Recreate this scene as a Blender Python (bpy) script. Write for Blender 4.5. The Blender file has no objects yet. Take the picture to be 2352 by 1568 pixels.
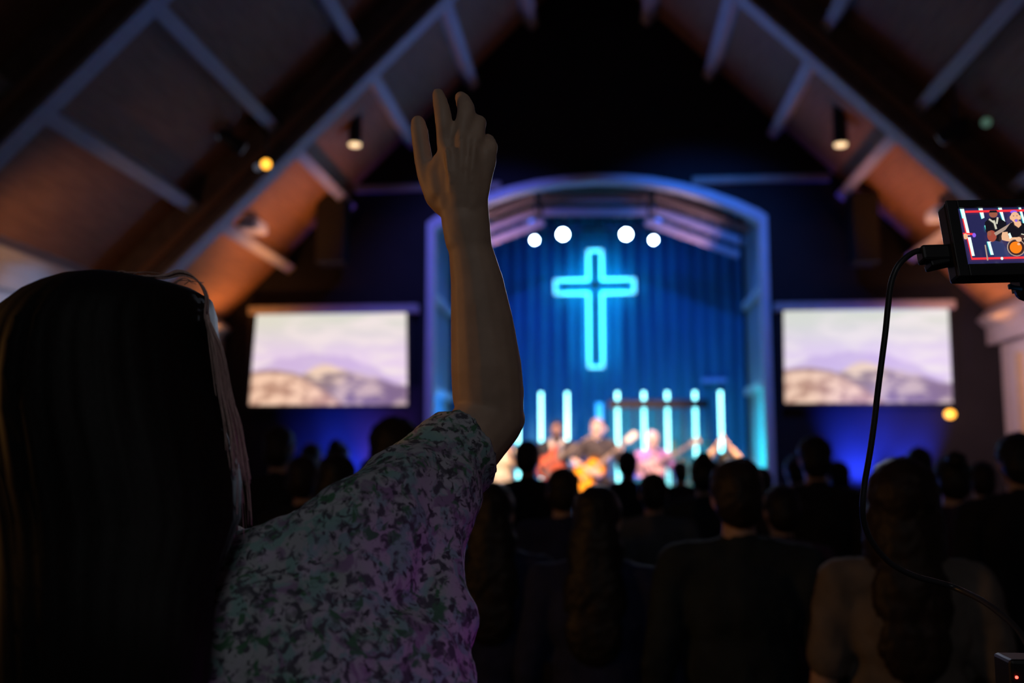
import bpy, bmesh, math, random
from mathutils import Vector, Matrix, Euler, noise

random.seed(7)
R = math.radians
SC = bpy.context.scene
COL = SC.collection

# ------------------------------------------------------------------ camera
CAM = Vector((0.1, 0.0, 1.65))
cd = bpy.data.cameras.new('camera')
cam = bpy.data.objects.new('camera', cd)
COL.objects.link(cam)
cam.location = CAM
cam.rotation_euler = (R(90 + 7.08), 0, R(5.1))
cd.sensor_width = 36.0
cd.lens = 35.0
cd.clip_start = 0.05
cd.dof.use_dof = True
cd.dof.focus_distance = 1.17
cd.dof.aperture_fstop = 3.0
SC.camera = cam
FPX = 35.0 / 36.0 * 2352
CROT = cam.rotation_euler.to_matrix()


def at(px, py, Y):
    """the world point on the plane y = Y that the photograph shows at pixel px, py"""
    d = CROT @ Vector(((px - 1176) / FPX, (784 - py) / FPX, -1.0))
    return CAM + d * (Y / d.y)


# ------------------------------------------------------------------ world, exposure
w = bpy.data.worlds.new('world')
SC.world = w
w.use_nodes = True
w.node_tree.nodes['Background'].inputs[0].default_value = (0.03, 0.03, 0.045, 1)
w.node_tree.nodes['Background'].inputs[1].default_value = 0.10
vs = SC.view_settings
vs.view_transform = 'Standard'
vs.look = 'None'
vs.exposure = 0.0
vs.gamma = 1.0
vs.use_curve_mapping = False
SC.cycles.max_bounces = 5
SC.cycles.diffuse_bounces = 3
SC.cycles.sample_clamp_indirect = 4.0


def lamp(name, typ, loc, target, energy, col, size=0.1, spot=None, blend=0.5, sizey=None):
    ld = bpy.data.lights.new(name, typ)
    ld.energy = energy
    ld.color = col
    if typ == 'SPOT':
        ld.spot_size = R(spot or 60)
        ld.spot_blend = blend
        ld.shadow_soft_size = size
    elif typ == 'AREA':
        ld.size = size
        if sizey:
            ld.shape = 'RECTANGLE'
            ld.size_y = sizey
    else:
        ld.shadow_soft_size = size
    o = bpy.data.objects.new(name, ld)
    COL.objects.link(o)
    o.location = loc
    if target is not None:
        d = Vector(target) - Vector(loc)
        o.rotation_euler = d.to_track_quat('-Z', 'Y').to_euler()
    return o


# stage wash: blue lamps on the pipe over the stage, shining down on curtain and band
BLUE = (0.02, 0.16, 1.0)
for i, (lx, tx) in enumerate(((-1.0, -1.3), (-0.4, -0.4), (0.4, 0.6), (1.0, 1.4))):
    lamp('stage_blue', 'SPOT', (lx, 13.15, 5.15), (tx, 14.4, 2.0), 30, BLUE, 0.08, 150, 1.0)
# stage light spilling out on the roof timbers
lamp('stage_spill', 'SPOT', (0.5, 13.0, 1.2), (-1.0, 6.5, 6.6), 650, (0.06, 0.24, 1.0), 0.3, 100, 1.0)
lamp('stage_spill', 'SPOT', (-0.5, 13.0, 1.2), (2.4, 7.0, 5.6), 420, (0.06, 0.20, 1.0), 0.3, 100, 1.0)
# white front light on the band, from the lamps on the roof beam
lamp('front_light', 'SPOT', (-3.1, 9.25, 4.3), (-0.2, 12.6, 1.75), 3000, (1.0, 0.68, 0.44), 0.05, 26, 0.5)
lamp('front_light', 'SPOT', (3.1, 9.25, 4.3), (0.7, 12.4, 1.75), 2100, (1.0, 0.64, 0.50), 0.05, 34, 0.5)
# pale pink fill added to brighten the boards over the stage
lamp('board_fill', 'SPOT', (-1.2, 12.68, 3.9), (-1.2, 13.0, 4.9), 42, (1.0, 0.58, 0.62), 0.03, 70, 0.8)
lamp('board_fill', 'SPOT', (1.2, 12.68, 3.9), (1.2, 13.0, 4.9), 42, (1.0, 0.58, 0.62), 0.03, 70, 0.8)
lamp('hands_fill', 'SPOT', (2.2, 9.0, 4.5), (1.45, 10.7, 1.92), 2600, (1.0, 0.66, 0.40), 0.05, 18, 0.5)  # warm spot added only to brighten the hands held overhead
# blue wash on the arch trim around the stage
lamp('arch_wash', 'SPOT', (-1.2, 9.8, 5.9), (-1.3, 12.4, 3.6), 340, (0.12, 0.16, 1.0), 0.1, 75, 0.8)
lamp('arch_wash', 'SPOT', (1.2, 9.8, 5.9), (1.3, 12.4, 3.8), 340, (0.02, 0.19, 1.0), 0.1, 75, 0.8)
# coloured spots added for the tube wash low on the stage side walls
lamp('side_cyan', 'SPOT', (1.2, 13.25, 1.5), (2.2, 13.3, 1.75), 260, (0.0, 0.62, 0.75), 0.05, 84, 0.6)
lamp('side_blue', 'SPOT', (-1.2, 13.25, 1.7), (-2.2, 13.3, 1.9), 140, (0.0, 0.25, 1.0), 0.05, 90, 0.6)
# warm house lights by the eaves, pointing up at the roof boards
lamp('eave_warm', 'SPOT', (-4.45, 11.9, 2.9), (-4.1, 11.7, 4.3), 60, (1.0, 0.36, 0.08), 0.05, 120, 1.0)
lamp('eave_warm', 'SPOT', (4.45, 11.9, 2.9), (4.1, 11.7, 4.3), 42, (1.0, 0.36, 0.07), 0.05, 120, 1.0)
for s, e in ((-1, 60), (1, 52)):
    lamp('roof_warm', 'SPOT', (s * 3.0, 11.25, 3.5), (s * 3.7, 11.25, 4.7), e, (1.0, 0.36, 0.08), 0.05, 100, 1.0)
    lamp('projector_fill', 'SPOT', (s * 1.6, 8.0, 3.2), (s * 3.95, 10.9, 4.28), 55, (0.72, 0.70, 1.0), 0.05, 11, 0.8)  # weak lavender fill added to brighten the hanging projector
lamp('roof_warm', 'SPOT', (-4.1, 7.3, 2.9), (-4.5, 7.9, 3.5), 12, (1.0, 0.5, 0.2), 0.05, 120, 1.0)
# deep blue uplights under the two screens
for x, e in ((-3.1, 560), (-3.5, 220), (3.2, 1000), (3.8, 620), (-2.65, 260)):
    lamp('wall_uplight', 'SPOT', (x, 12.12, 1.2), (x, 12.5, 1.85), e, (0.02, 0.05, 1.0) if x != -2.65 else (0.25, 0.10, 1.0), 0.05, 62, 1.0)
# pink light on the side wall, blue on the other
lamp('side_wall_pink', 'SPOT', (3.0, 9.6, 3.2), (4.95, 12.0, 2.4), 260, (1.0, 0.58, 0.66), 0.2, 80, 1.0)
lamp('side_wall_blue', 'SPOT', (-2.8, 8.6, 2.0), (-4.95, 8.1, 2.75), 90, (0.30, 0.52, 1.0), 0.05, 34, 0.4)
# unseen fill lights added to brighten the raised arm, blouse and nearby crowd
lamp('arm_warm_fill', 'AREA', (-3.0, 1.25, 2.0), (-0.1, 1.16, 1.8), 12, (1.0, 0.44, 0.11), 0.4)
lamp('grey_fill', 'AREA', (0.3, -1.6, 3.4), (0.0, 1.2, 1.6), 6.0, (0.86, 0.88, 0.90), 1.0)
lamp('blouse_magenta_fill', 'SPOT', (1.3, 0.75, 0.9), (-0.12, 1.03, 1.40), 8, (0.85, 0.12, 1.0), 0.05, 22, 1.0)
lamp('stage_rim', 'SPOT', (0.9, 13.2, 4.9), (0.0, 1.15, 1.8), 1500, (0.72, 0.80, 1.0), 0.08, 16, 1.0)  # rim light added from the stage side for the arm's edges


# lamp strips on the back of the cross, facing the curtain
CXw, CZw = at(1367, 655, 14.22).x, at(1367, 655, 14.22).z
zt_, zb_ = at(1367, 575, 14.22).z, at(1367, 838, 14.22).z
xl_, xr_ = at(1280, 655, 14.22).x, at(1454, 655, 14.22).x
lamp('cross_glow', 'AREA', (CXw, 14.24, (zt_ + zb_) / 2), (CXw, 15, (zt_ + zb_) / 2), 16.0, (0.0, 0.62, 0.85), 0.22, sizey=zt_ - zb_)
lamp('cross_glow', 'AREA', ((xl_ + xr_) / 2, 14.24, CZw), ((xl_ + xr_) / 2, 15, CZw), 9.0, (0.0, 0.62, 0.85), xr_ - xl_, sizey=0.22)


# ------------------------------------------------------------------ materials
MATS = {}


def mat(name, col, rough=0.6, var=0.12, scale=12.0, metal=0.0, emit=0.0, ecol=None, bump=0.0, stretch=None, spec=0.4):
    if name in MATS:
        return MATS[name]
    m = bpy.data.materials.new(name)
    m.use_nodes = True
    nt = m.node_tree
    b = nt.nodes['Principled BSDF']
    tc = nt.nodes.new('ShaderNodeTexCoord')
    nz = nt.nodes.new('ShaderNodeTexNoise')
    nz.inputs['Scale'].default_value = scale
    nz.inputs['Detail'].default_value = 4
    src = tc.outputs['Object']
    if stretch:
        mp = nt.nodes.new('ShaderNodeMapping')
        mp.inputs['Scale'].default_value = stretch
        nt.links.new(src, mp.inputs['Vector'])
        src = mp.outputs['Vector']
    nt.links.new(src, nz.inputs['Vector'])
    cr = nt.nodes.new('ShaderNodeValToRGB')
    cr.color_ramp.elements[0].position = 0.3
    cr.color_ramp.elements[1].position = 0.7
    cr.color_ramp.elements[0].color = tuple(max(0, c * (1 - var)) for c in col) + (1,)
    cr.color_ramp.elements[1].color = tuple(min(1, c * (1 + var)) for c in col) + (1,)
    nt.links.new(nz.outputs['Fac'], cr.inputs['Fac'])
    nt.links.new(cr.outputs['Color'], b.inputs['Base Color'])
    b.inputs['Roughness'].default_value = rough
    b.inputs['Metallic'].default_value = metal
    b.inputs['Specular IOR Level'].default_value = spec
    if emit:
        e = ecol or col
        b.inputs['Emission Color'].default_value = tuple(e) + (1,)
        b.inputs['Emission Strength'].default_value = emit
    if bump:
        bp = nt.nodes.new('ShaderNodeBump')
        bp.inputs['Strength'].default_value = bump
        bp.inputs['Distance'].default_value = 0.01
        nt.links.new(nz.outputs['Fac'], bp.inputs['Height'])
        nt.links.new(bp.outputs['Normal'], b.inputs['Normal'])
    MATS[name] = m
    return m


def screen_mat(name, tint):
    """the projected picture: pale cloudy sky over a mountain ridge with trees and bushes below"""
    m = bpy.data.materials.new(name)
    m.use_nodes = True
    nt = m.node_tree
    N, L = nt.nodes, nt.links
    b = N['Principled BSDF']
    b.inputs['Base Color'].default_value = (0.05, 0.05, 0.05, 1)
    tc = N.new('ShaderNodeTexCoord')
    sp = N.new('ShaderNodeSeparateXYZ')
    L.new(tc.outputs['Generated'], sp.inputs[0])

    def nz(scale, detail=4, sx=1.0, sz=1.0):
        mp = N.new('ShaderNodeMapping')
        mp.inputs['Scale'].default_value = (sx, 0.0, sz)
        L.new(tc.outputs['Generated'], mp.inputs[0])
        n = N.new('ShaderNodeTexNoise')
        n.inputs['Scale'].default_value = scale
        n.inputs['Detail'].default_value = detail
        L.new(mp.outputs[0], n.inputs['Vector'])
        return n.outputs['Fac']

    def mth(op, a, bb, clamp=False):
        q = N.new('ShaderNodeMath')
        q.operation = op
        q.use_clamp = clamp
        for k, v in enumerate((a, bb)):
            if isinstance(v, (int, float)):
                q.inputs[k].default_value = v
            else:
                L.new(v, q.inputs[k])
        return q.outputs[0]

    def mix(f, a, bb):
        q = N.new('ShaderNodeMix')
        q.data_type = 'RGBA'
        L.new(f, q.inputs[0])
        for k, v in ((6, a), (7, bb)):
            if isinstance(v, tuple):
                q.inputs[k].default_value = v + (1,)
            else:
                L.new(v, q.inputs[k])
        return q.outputs[2]

    def step(v, lo, hi):
        q = N.new('ShaderNodeMapRange')
        q.interpolation_type = 'SMOOTHSTEP'
        L.new(v, q.inputs[0])
        q.inputs[1].default_value = lo
        q.inputs[2].default_value = hi
        return q.outputs[0]

    x, z = sp.outputs[0], sp.outputs[2]
    cloud = nz(3.0, 4, 1.0, 2.6)
    sky = mix(step(z, 0.45, 0.95), (0.80, 0.66, 0.93), (0.72, 0.76, 0.68))
    sky = mix(mth('MULTIPLY', step(cloud, 0.42, 0.62), 0.75), sky, (0.93, 0.86, 0.88))
    # far lilac ridge
    def hump(c, x0, k):
        d = mth('SUBTRACT', x, x0)
        return mth('SUBTRACT', c, mth('MULTIPLY', mth('MULTIPLY', d, d), k))

    def wob(sc, amt, det=4):
        return mth('MULTIPLY', mth('SUBTRACT', nz(sc, det, 1.0, 0.0), 0.5), amt)

    r1 = mth('ADD', hump(0.57, 0.42, 1.1), wob(9.0, 0.16))
    sky = mix(mth('MULTIPLY', step(mth('SUBTRACT', r1, z), 0.0, 0.05), 0.75), sky, (0.60, 0.46, 0.80))
    # the peak, steep on one side and falling slowly on the other
    r2a = mth('SUBTRACT', 0.46, mth('MULTIPLY', mth('MAXIMUM', mth('SUBTRACT', x, 0.46), 0.0), 0.45))
    r2 = mth('ADD', mth('SUBTRACT', r2a, mth('MULTIPLY', mth('MAXIMUM', mth('SUBTRACT', 0.46, x), 0.0), 0.85)), wob(7.0, 0.10))
    rock = mix(step(nz(5.0, 5, 1.0, 1.4), 0.44, 0.56), (0.30, 0.22, 0.22), (0.88, 0.68, 0.52))
    shade = mix(step(nz(6.0, 5, 1.0, 1.2), 0.42, 0.58), (0.22, 0.15, 0.26), (0.62, 0.48, 0.50))
    rock = mix(step(mth('SUBTRACT', x, mth('MULTIPLY', z, 0.6)), 0.35, 0.50), rock, shade)
    pic = mix(step(mth('SUBTRACT', r2, z), 0.0, 0.04), sky, rock)
    # peach hill with bushes at the foot, a dark line along its crest
    r3 = mth('ADD', hump(0.38, 0.12, 1.6), wob(5.0, 0.06))
    e3 = mth('SUBTRACT', r3, z)
    bush = mix(step(nz(11.0, 4, 1.0, 0.8), 0.40, 0.58), (0.52, 0.30, 0.22), (0.95, 0.66, 0.50))
    pic = mix(step(e3, -0.01, 0.01), pic, (0.42, 0.27, 0.24))
    pic = mix(step(e3, 0.02, 0.06), pic, bush)
    q = N.new('ShaderNodeMix')
    q.data_type = 'RGBA'
    q.blend_type = 'MULTIPLY'
    q.inputs[0].default_value = 1
    L.new(pic, q.inputs[6])
    q.inputs[7].default_value = tint + (1,)
    L.new(q.outputs[2], b.inputs['Emission Color'])
    b.inputs['Emission Strength'].default_value = 1.0
    return m


def floral_mat():
    m = bpy.data.materials.new('floral_cloth')
    m.use_nodes = True
    nt = m.node_tree
    N, L = nt.nodes, nt.links
    b = N['Principled BSDF']
    tc = N.new('ShaderNodeTexCoord')

    def nz(scale, detail, lo, hi, off=0.0):
        mp = N.new('ShaderNodeMapping')
        mp.inputs['Location'].default_value = (off, off * 2, off * 3)
        L.new(tc.outputs['Object'], mp.inputs[0])
        n = N.new('ShaderNodeTexNoise')
        n.inputs['Scale'].default_value = scale
        n.inputs['Detail'].default_value = detail
        n.inputs['Distortion'].default_value = 0.6
        L.new(mp.outputs[0], n.inputs['Vector'])
        q = N.new('ShaderNodeMapRange')
        q.interpolation_type = 'SMOOTHSTEP'
        L.new(n.outputs['Fac'], q.inputs[0])
        q.inputs[1].default_value = lo
        q.inputs[2].default_value = hi
        return q.outputs[0]

    def mix(f, a, bb):
        q = N.new('ShaderNodeMix')
        q.data_type = 'RGBA'
        L.new(f, q.inputs[0])
        for k, v in ((6, a), (7, bb)):
            if isinstance(v, tuple):
                q.inputs[k].default_value = v + (1,)
            else:
                L.new(v, q.inputs[k])
        return q.outputs[2]

    c = mix(nz(48, 3, 0.48, 0.60), (0.46, 0.47, 0.53), (0.27, 0.45, 0.45))
    c = mix(nz(42, 3, 0.54, 0.66, 3.1), c, (0.30, 0.23, 0.36))
    c = mix(nz(85, 4, 0.50, 0.64, 5.7), c, (0.10, 0.10, 0.13))
    c = mix(nz(64, 3, 0.56, 0.66, 9.3), c, (0.08, 0.20, 0.12))
    c = mix(nz(110, 3, 0.56, 0.68, 1.7), c, (0.07, 0.07, 0.09))
    L.new(c, b.inputs['Base Color'])
    b.inputs['Roughness'].default_value = 0.85
    b.inputs['Specular IOR Level'].default_value = 0.2
    return m


# ------------------------------------------------------------------ object helpers
def tag(o, label=None, cat=None, group=None, kind=None):
    if label:
        o['label'] = label
    if cat:
        o['category'] = cat
    if group:
        o['group'] = group
    if kind:
        o['kind'] = kind
    return o


def empty(name, loc, label, cat, group=None, rz=0.0):
    o = bpy.data.objects.new(name, None)
    o.empty_display_size = 0.1
    COL.objects.link(o)
    o.location = loc
    o.rotation_euler = (0, 0, rz)
    return tag(o, label, cat, group)


PENDING = []


class MB:
    """collects closed shapes in one mesh; org is subtracted when built"""

    def __init__(self, org=(0, 0, 0)):
        self.bm = bmesh.new()
        self.org = Vector(org)
        self.mi = 0

    def _mark(self, n0):
        for f in self.bm.faces:
            if f.index == -1 or f.index >= n0:
                pass

    def quad(self, pts):
        vsx = [self.bm.verts.new(Vector(p)) for p in pts]
        f = self.bm.faces.new(vsx)
        f.material_index = self.mi
        return self

    def hexa(self, c, s, rot=None):
        M = rot or Matrix.Identity(3)
        c = Vector(c)
        v = []
        for dz in (-.5, .5):
            for dx, dy in ((-.5, -.5), (.5, -.5), (.5, .5), (-.5, .5)):
                v.append(self.bm.verts.new(c + M @ Vector((dx * s[0], dy * s[1], dz * s[2]))))
        for idx in ((3, 2, 1, 0), (4, 5, 6, 7), (0, 1, 5, 4), (1, 2, 6, 5), (2, 3, 7, 6), (3, 0, 4, 7)):
            f = self.bm.faces.new([v[i] for i in idx])
            f.material_index = self.mi
        return self

    def box(self, x0, x1, y0, y1, z0, z1):
        return self.hexa(((x0 + x1) / 2, (y0 + y1) / 2, (z0 + z1) / 2), (abs(x1 - x0), abs(y1 - y0), abs(z1 - z0)))

    def prism(self, poly, ext):
        """poly: list of 3d points (planar), extruded by the vector ext"""
        ext = Vector(ext)
        a = [self.bm.verts.new(Vector(p)) for p in poly]
        b = [self.bm.verts.new(Vector(p) + ext) for p in poly]
        n = len(poly)
        fs = [self.bm.faces.new(a), self.bm.faces.new(b[::-1])]
        for i in range(n):
            fs.append(self.bm.faces.new([a[(i + 1) % n], a[i], b[i], b[(i + 1) % n]]))
        for f in fs:
            f.material_index = self.mi
        return self

    def ell(self, c, r, rot=None, seg=14):
        if not hasattr(r, '__len__'):
            r = (r, r, r)
        M = Matrix.Translation(Vector(c)) @ ((rot or Matrix.Identity(3)).to_4x4()) @ Matrix.Diagonal((r[0], r[1], r[2], 1))
        g = bmesh.ops.create_uvsphere(self.bm, u_segments=seg, v_segments=max(6, seg * 2 // 3), radius=1, matrix=M)
        for v in g['verts']:
            for f in v.link_faces:
                f.material_index = self.mi
        return self

    def tube(self, pts, rad, seg=10, cap=True, flat=1.0, up=None):
        """swept tube with a radius per point; flat squeezes it along the second frame axis"""
        pts = [Vector(p) for p in pts]
        n = len(pts)
        if not hasattr(rad, '__len__'):
            rad = [rad] * n
        rings = []
        prev = None
        for i, p in enumerate(pts):
            t = (pts[min(i + 1, n - 1)] - pts[max(i - 1, 0)])
            t = t.normalized() if t.length > 1e-9 else Vector((0, 0, 1))
            if prev is None:
                ref = Vector(up) if up else (Vector((0, 0, 1)) if abs(t.z) < 0.9 else Vector((1, 0, 0)))
                u = t.cross(ref).normalized()
            else:
                u = (prev - t * prev.dot(t)).normalized()
            prev = u
            v = t.cross(u)
            rings.append([self.bm.verts.new(p + (u * math.cos(a) + v * math.sin(a) * flat) * rad[i])
                          for a in (2 * math.pi * k / seg for k in range(seg))])
        fs = []
        for a, b in zip(rings, rings[1:]):
            for k in range(seg):
                fs.append(self.bm.faces.new([a[k], a[(k + 1) % seg], b[(k + 1) % seg], b[k]]))
        if cap:
            fs.append(self.bm.faces.new(rings[0][::-1]))
            fs.append(self.bm.faces.new(rings[-1]))
        for f in fs:
            f.material_index = self.mi
        return self

    def chain(self, pts, rad, seg=12):
        """tapered limb: tube plus a ball at every joint"""
        if not hasattr(rad, '__len__'):
            rad = [rad] * len(pts)
        for (a, b), (ra, rb) in zip(zip(pts, pts[1:]), zip(rad, rad[1:])):
            a, b = Vector(a), Vector(b)
            if (a - b).length > 1e-5:
                self.tube([a, b], [ra, rb], seg)
        for p, r in zip(pts, rad):
            self.ell(p, r, seg=seg)
        return self

    def loft(self, rings, close=True):
        """rings: lists of equal length of 3d points"""
        vv = [[self.bm.verts.new(Vector(p)) for p in r] for r in rings]
        n = len(vv[0])
        fs = []
        for a, b in zip(vv, vv[1:]):
            for k in range(n):
                fs.append(self.bm.faces.new([a[k], a[(k + 1) % n], b[(k + 1) % n], b[k]]))
        if close:
            fs.append(self.bm.faces.new(vv[0][::-1]))
            fs.append(self.bm.faces.new(vv[-1]))
        for f in fs:
            f.material_index = self.mi
        return self

    def build(self, name, m, parent=None, smooth=False, bevel=0.0, voxel=0.0, smooth_it=0, folds=None, label=None):
        bm = self.bm
        for v in bm.verts:
            v.co -= self.org
        bmesh.ops.recalc_face_normals(bm, faces=bm.faces[:])
        me = bpy.data.meshes.new(name)
        bm.to_mesh(me)
        bm.free()
        for q in (m if isinstance(m, (list, tuple)) else [m]):
            me.materials.append(q)
        if smooth:
            for p in me.polygons:
                p.use_smooth = True
        o = bpy.data.objects.new(name, me)
        COL.objects.link(o)
        if parent is not None:
            o.parent = parent
        else:
            o.location = self.org
        if label:
            o['label'] = label
        if bevel:
            b = o.modifiers.new('b', 'BEVEL')
            b.width = bevel
            b.segments = 2
            b.limit_method = 'ANGLE'
            PENDING.append((o, False))
        if voxel:
            r = o.modifiers.new('r', 'REMESH')
            r.mode = 'VOXEL'
            r.voxel_size = voxel
            r.use_smooth_shade = True
            if smooth_it:
                s = o.modifiers.new('s', 'SMOOTH')
                s.factor = 0.5
                s.iterations = smooth_it
            if folds:
                for sc, st in folds:
                    t = bpy.data.textures.new('folds', 'CLOUDS')
                    t.noise_scale = sc
                    t.noise_depth = 1
                    d = o.modifiers.new('d', 'DISPLACE')
                    d.texture = t
                    d.texture_coords = 'LOCAL'
                    d.strength = st
                    d.mid_level = 0.5
            PENDING.append((o, True))
        return o


def apply_pending():
    bpy.context.view_layer.update()
    dg = bpy.context.evaluated_depsgraph_get()
    done = []
    for o, sm in PENDING:
        me = bpy.data.meshes.new_from_object(o.evaluated_get(dg))
        done.append((o, me, sm))
    for o, me, sm in done:
        old = o.data
        o.modifiers.clear()
        me.name = old.name
        o.data = me
        if sm:
            for p in me.polygons:
                p.use_smooth = True
    PENDING.clear()


def copy_tree(o, loc, rz=None, label=None, parent=None):
    c = o.copy()
    COL.objects.link(c)
    if parent is not None:
        c.parent = parent
    else:
        c.location = loc
        if rz is not None:
            c.rotation_euler = (c.rotation_euler[0], c.rotation_euler[1], rz)
    if label:
        c['label'] = label
    for ch in list(o.children):
        copy_tree(ch, ch.location, None, None, c)
    return c


# ------------------------------------------------------------------ shared materials
M_floor = mat('dark_carpet', (0.035, 0.033, 0.036), 0.95, 0.3, 60, bump=0.3)
M_wall = mat('black_paint', (0.008, 0.007, 0.009), 0.85, 0.2, 3)
M_pale = mat('pale_plaster', (0.62, 0.58, 0.56), 0.8, 0.05, 4)
M_deck = mat('roof_boards', (0.29, 0.14, 0.075), 0.75, 0.25, 5, stretch=(9, 0.5, 9), bump=0.2)
M_beam = mat('dark_timber', (0.16, 0.10, 0.075), 0.7, 0.3, 5, stretch=(1.5, 8, 1.5), bump=0.2)
M_purlin = mat('pale_lit_timber', (0.46, 0.42, 0.42), 0.7, 0.12, 6, stretch=(8, 0.6, 8))  # brown wood made paler: the light it catches is put into the colour
M_trim = mat('white_trim', (0.60, 0.60, 0.64), 0.6, 0.05, 6)
M_black = mat('black_plastic', (0.012, 0.012, 0.014), 0.45, 0.2, 20)
M_bmetal = mat('black_metal', (0.02, 0.02, 0.024), 0.4, 0.2, 20, metal=0.4)
M_chrome = mat('grey_metal', (0.35, 0.35, 0.38), 0.35, 0.1, 20, metal=0.9)
M_white = mat('white_plastic', (0.72, 0.70, 0.74), 0.5, 0.05, 10)
M_grille = mat('speaker_grille', (0.02, 0.02, 0.022), 0.7, 0.5, 300)
M_curtain = mat('blue_curtain', (0.02, 0.15, 0.30), 0.9, 0.2, 3, stretch=(6, 6, 0.3))
M_stage = mat('stage_carpet', (0.05, 0.05, 0.06), 0.8, 0.2, 20)
M_soffit = mat('pink_grey_boards', (0.50, 0.40, 0.44), 0.7, 0.08, 4)
M_stagewall = mat('stage_side_paint', (0.30, 0.34, 0.40), 0.7, 0.08, 3)
M_tube = mat('lit_cyan_tube', (0.4, 0.8, 0.9), 0.4, 0.0, 5, emit=5.0, ecol=(0.30, 0.98, 1.0))
M_tubeblue = mat('lit_blue_tube', (0.1, 0.5, 0.9), 0.4, 0.0, 5, emit=1.2, ecol=(0.02, 0.40, 1.0))
M_lens = mat('lit_white_lens', (0.8, 0.9, 1.0), 0.2, 0.0, 5, emit=34.0, ecol=(0.62, 0.88, 1.0))
M_lensblue = mat('lit_blue_lens', (0.1, 0.3, 1.0), 0.2, 0.0, 5, emit=1.3, ecol=(0.05, 0.22, 1.0))
M_warmlens = mat('lit_warm_lens', (1.0, 0.8, 0.5), 0.2, 0.0, 5, emit=1.6, ecol=(1.0, 0.68, 0.36))
M_amber = mat('lit_amber_lens', (1.0, 0.5, 0.1), 0.2, 0.0, 5, emit=3.2, ecol=(1.0, 0.42, 0.04))
M_greylens = mat('dim_grey_lens', (0.3, 0.32, 0.36), 0.1, 0.0, 5, emit=0.12, ecol=(0.6, 0.65, 0.9))
M_greenlens = mat('dim_green_lens', (0.2, 0.3, 0.25), 0.1, 0.0, 5, emit=0.12, ecol=(0.4, 0.8, 0.6))
M_crosswood = mat('dark_cross_timber', (0.06, 0.03, 0.03), 0.7, 0.2, 8, stretch=(6, 6, 1))
M_crosslight = mat('lit_cyan_strip', (0.3, 0.8, 0.9), 0.4, 0.0, 5, emit=1.3, ecol=(0.20, 0.64, 0.92))

# ------------------------------------------------------------------ the room
WX = 4.95          # half width of the room
YF = 12.5          # face of the front wall
RZ = 8.35          # underside of the roof boards at the ridge (45 degree slopes)
XC = at(1369, 800, YF).x
HW = 2.16          # half width of the stage opening


def roof_z(x):
    return RZ - abs(x)


def struct(name, mb, m, **k):
    o = mb.build(name, m, **k)
    o['kind'] = 'structure'
    return o


struct('floor', MB().box(-WX - .3, WX + .3, -3.2, YF, -0.3, 0), M_floor)
struct('floor_riser', MB((0, -0.7, 0)).box(-WX, WX, -3.0, 1.75, 0, 0.15), M_floor, bevel=0.01)
struct('floor_stage', MB((0, 12.5, 0)).prism([(XC - 3.0, 11.2, 0), (XC + 3.0, 11.2, 0), (XC + 3.0, 12.49, 0), (XC + HW + .05, 12.49, 0), (XC + HW + .05, 14.5, 0),
                                  (XC - HW - .05, 14.5, 0), (XC - HW - .05, 12.49, 0), (XC - 3.0, 12.49, 0)], (0, 0, 0.5)), M_stage)
for nm, x0, x1 in (('wall_left', -WX - .2, -WX), ('wall_right', WX, WX + .2)):
    struct(nm, MB().box(x0, x1, -3.0, YF + .2, 0, RZ - WX + .05), M_pale)
mb = MB()
mb.prism([(-WX - .2, -3.2, 0), (WX + .2, -3.2, 0), (WX + .2, -3.2, RZ - WX - .2), (0, -3.2, RZ), (-WX - .2, -3.2, RZ - WX - .2)], (0, 0.2, 0))
struct('wall_back', mb, M_wall)
for nm, s in (('ceiling_left', -1), ('ceiling_right', 1)):
    mb = MB()
    mb.prism([(0, -3.2, RZ), (s * (WX + .3), -3.2, RZ - WX - .3), (s * (WX + .3), -3.2, RZ - WX), (0, -3.2, RZ + .3)], (0, YF + .5 + 3.2, 0))
    struct(nm, mb, M_deck)

# front wall with the arched stage opening
ARCH_PX = [(1000, 492), (1050, 468), (1110, 445), (1170, 427), (1235, 413), (1300, 405), (1369, 402), (1438, 405), (1505, 413), (1570, 427), (1640, 448), (1695, 470), (1742, 492)]
arch = [(at(px, py, YF).x, at(px, py, YF).z) for px, py in ARCH_PX]
zs = sum(at(p, 505, YF).z for p in (985, 1756)) / 2
xm = [(a[0] - XC) for a in arch]
arch = [(XC - HW, zs)] + [(XC + (xm[i] - xm[-1 - i]) / 2, (arch[i][1] + arch[-1 - i][1]) / 2) for i in range(len(arch))] + [(XC + HW, zs)]
arch[1] = (XC - HW + 0.10, arch[1][1])
arch[-2] = (XC + HW - 0.10, arch[-2][1])
mb = MB()
for s in (-1, 1):
    xe = XC + s * HW
    mb.prism([(s * (WX + .2), YF, 0), (xe, YF, 0), (xe, YF, roof_z(xe) + .1), (s * (WX + .2), YF, roof_z(WX + .2) + .1)], (0, 0.12, 0))
for (xa, za), (xb, zb) in zip(arch, arch[1:]):
    if abs(xa - xb) > 1e-4:
        if xa < 0 < xb:
            mb.prism([(xa, YF, za), (xb, YF, zb), (xb, YF, roof_z(xb) + .1), (0, YF, RZ + .1), (xa, YF, roof_z(xa) + .1)], (0, 0.12, 0))
        else:
            mb.prism([(xa, YF, za), (xb, YF, zb), (xb, YF, roof_z(xb) + .1), (xa, YF, roof_z(xa) + .1)], (0, 0.12, 0))
struct('wall_front', mb, M_wall)

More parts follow.
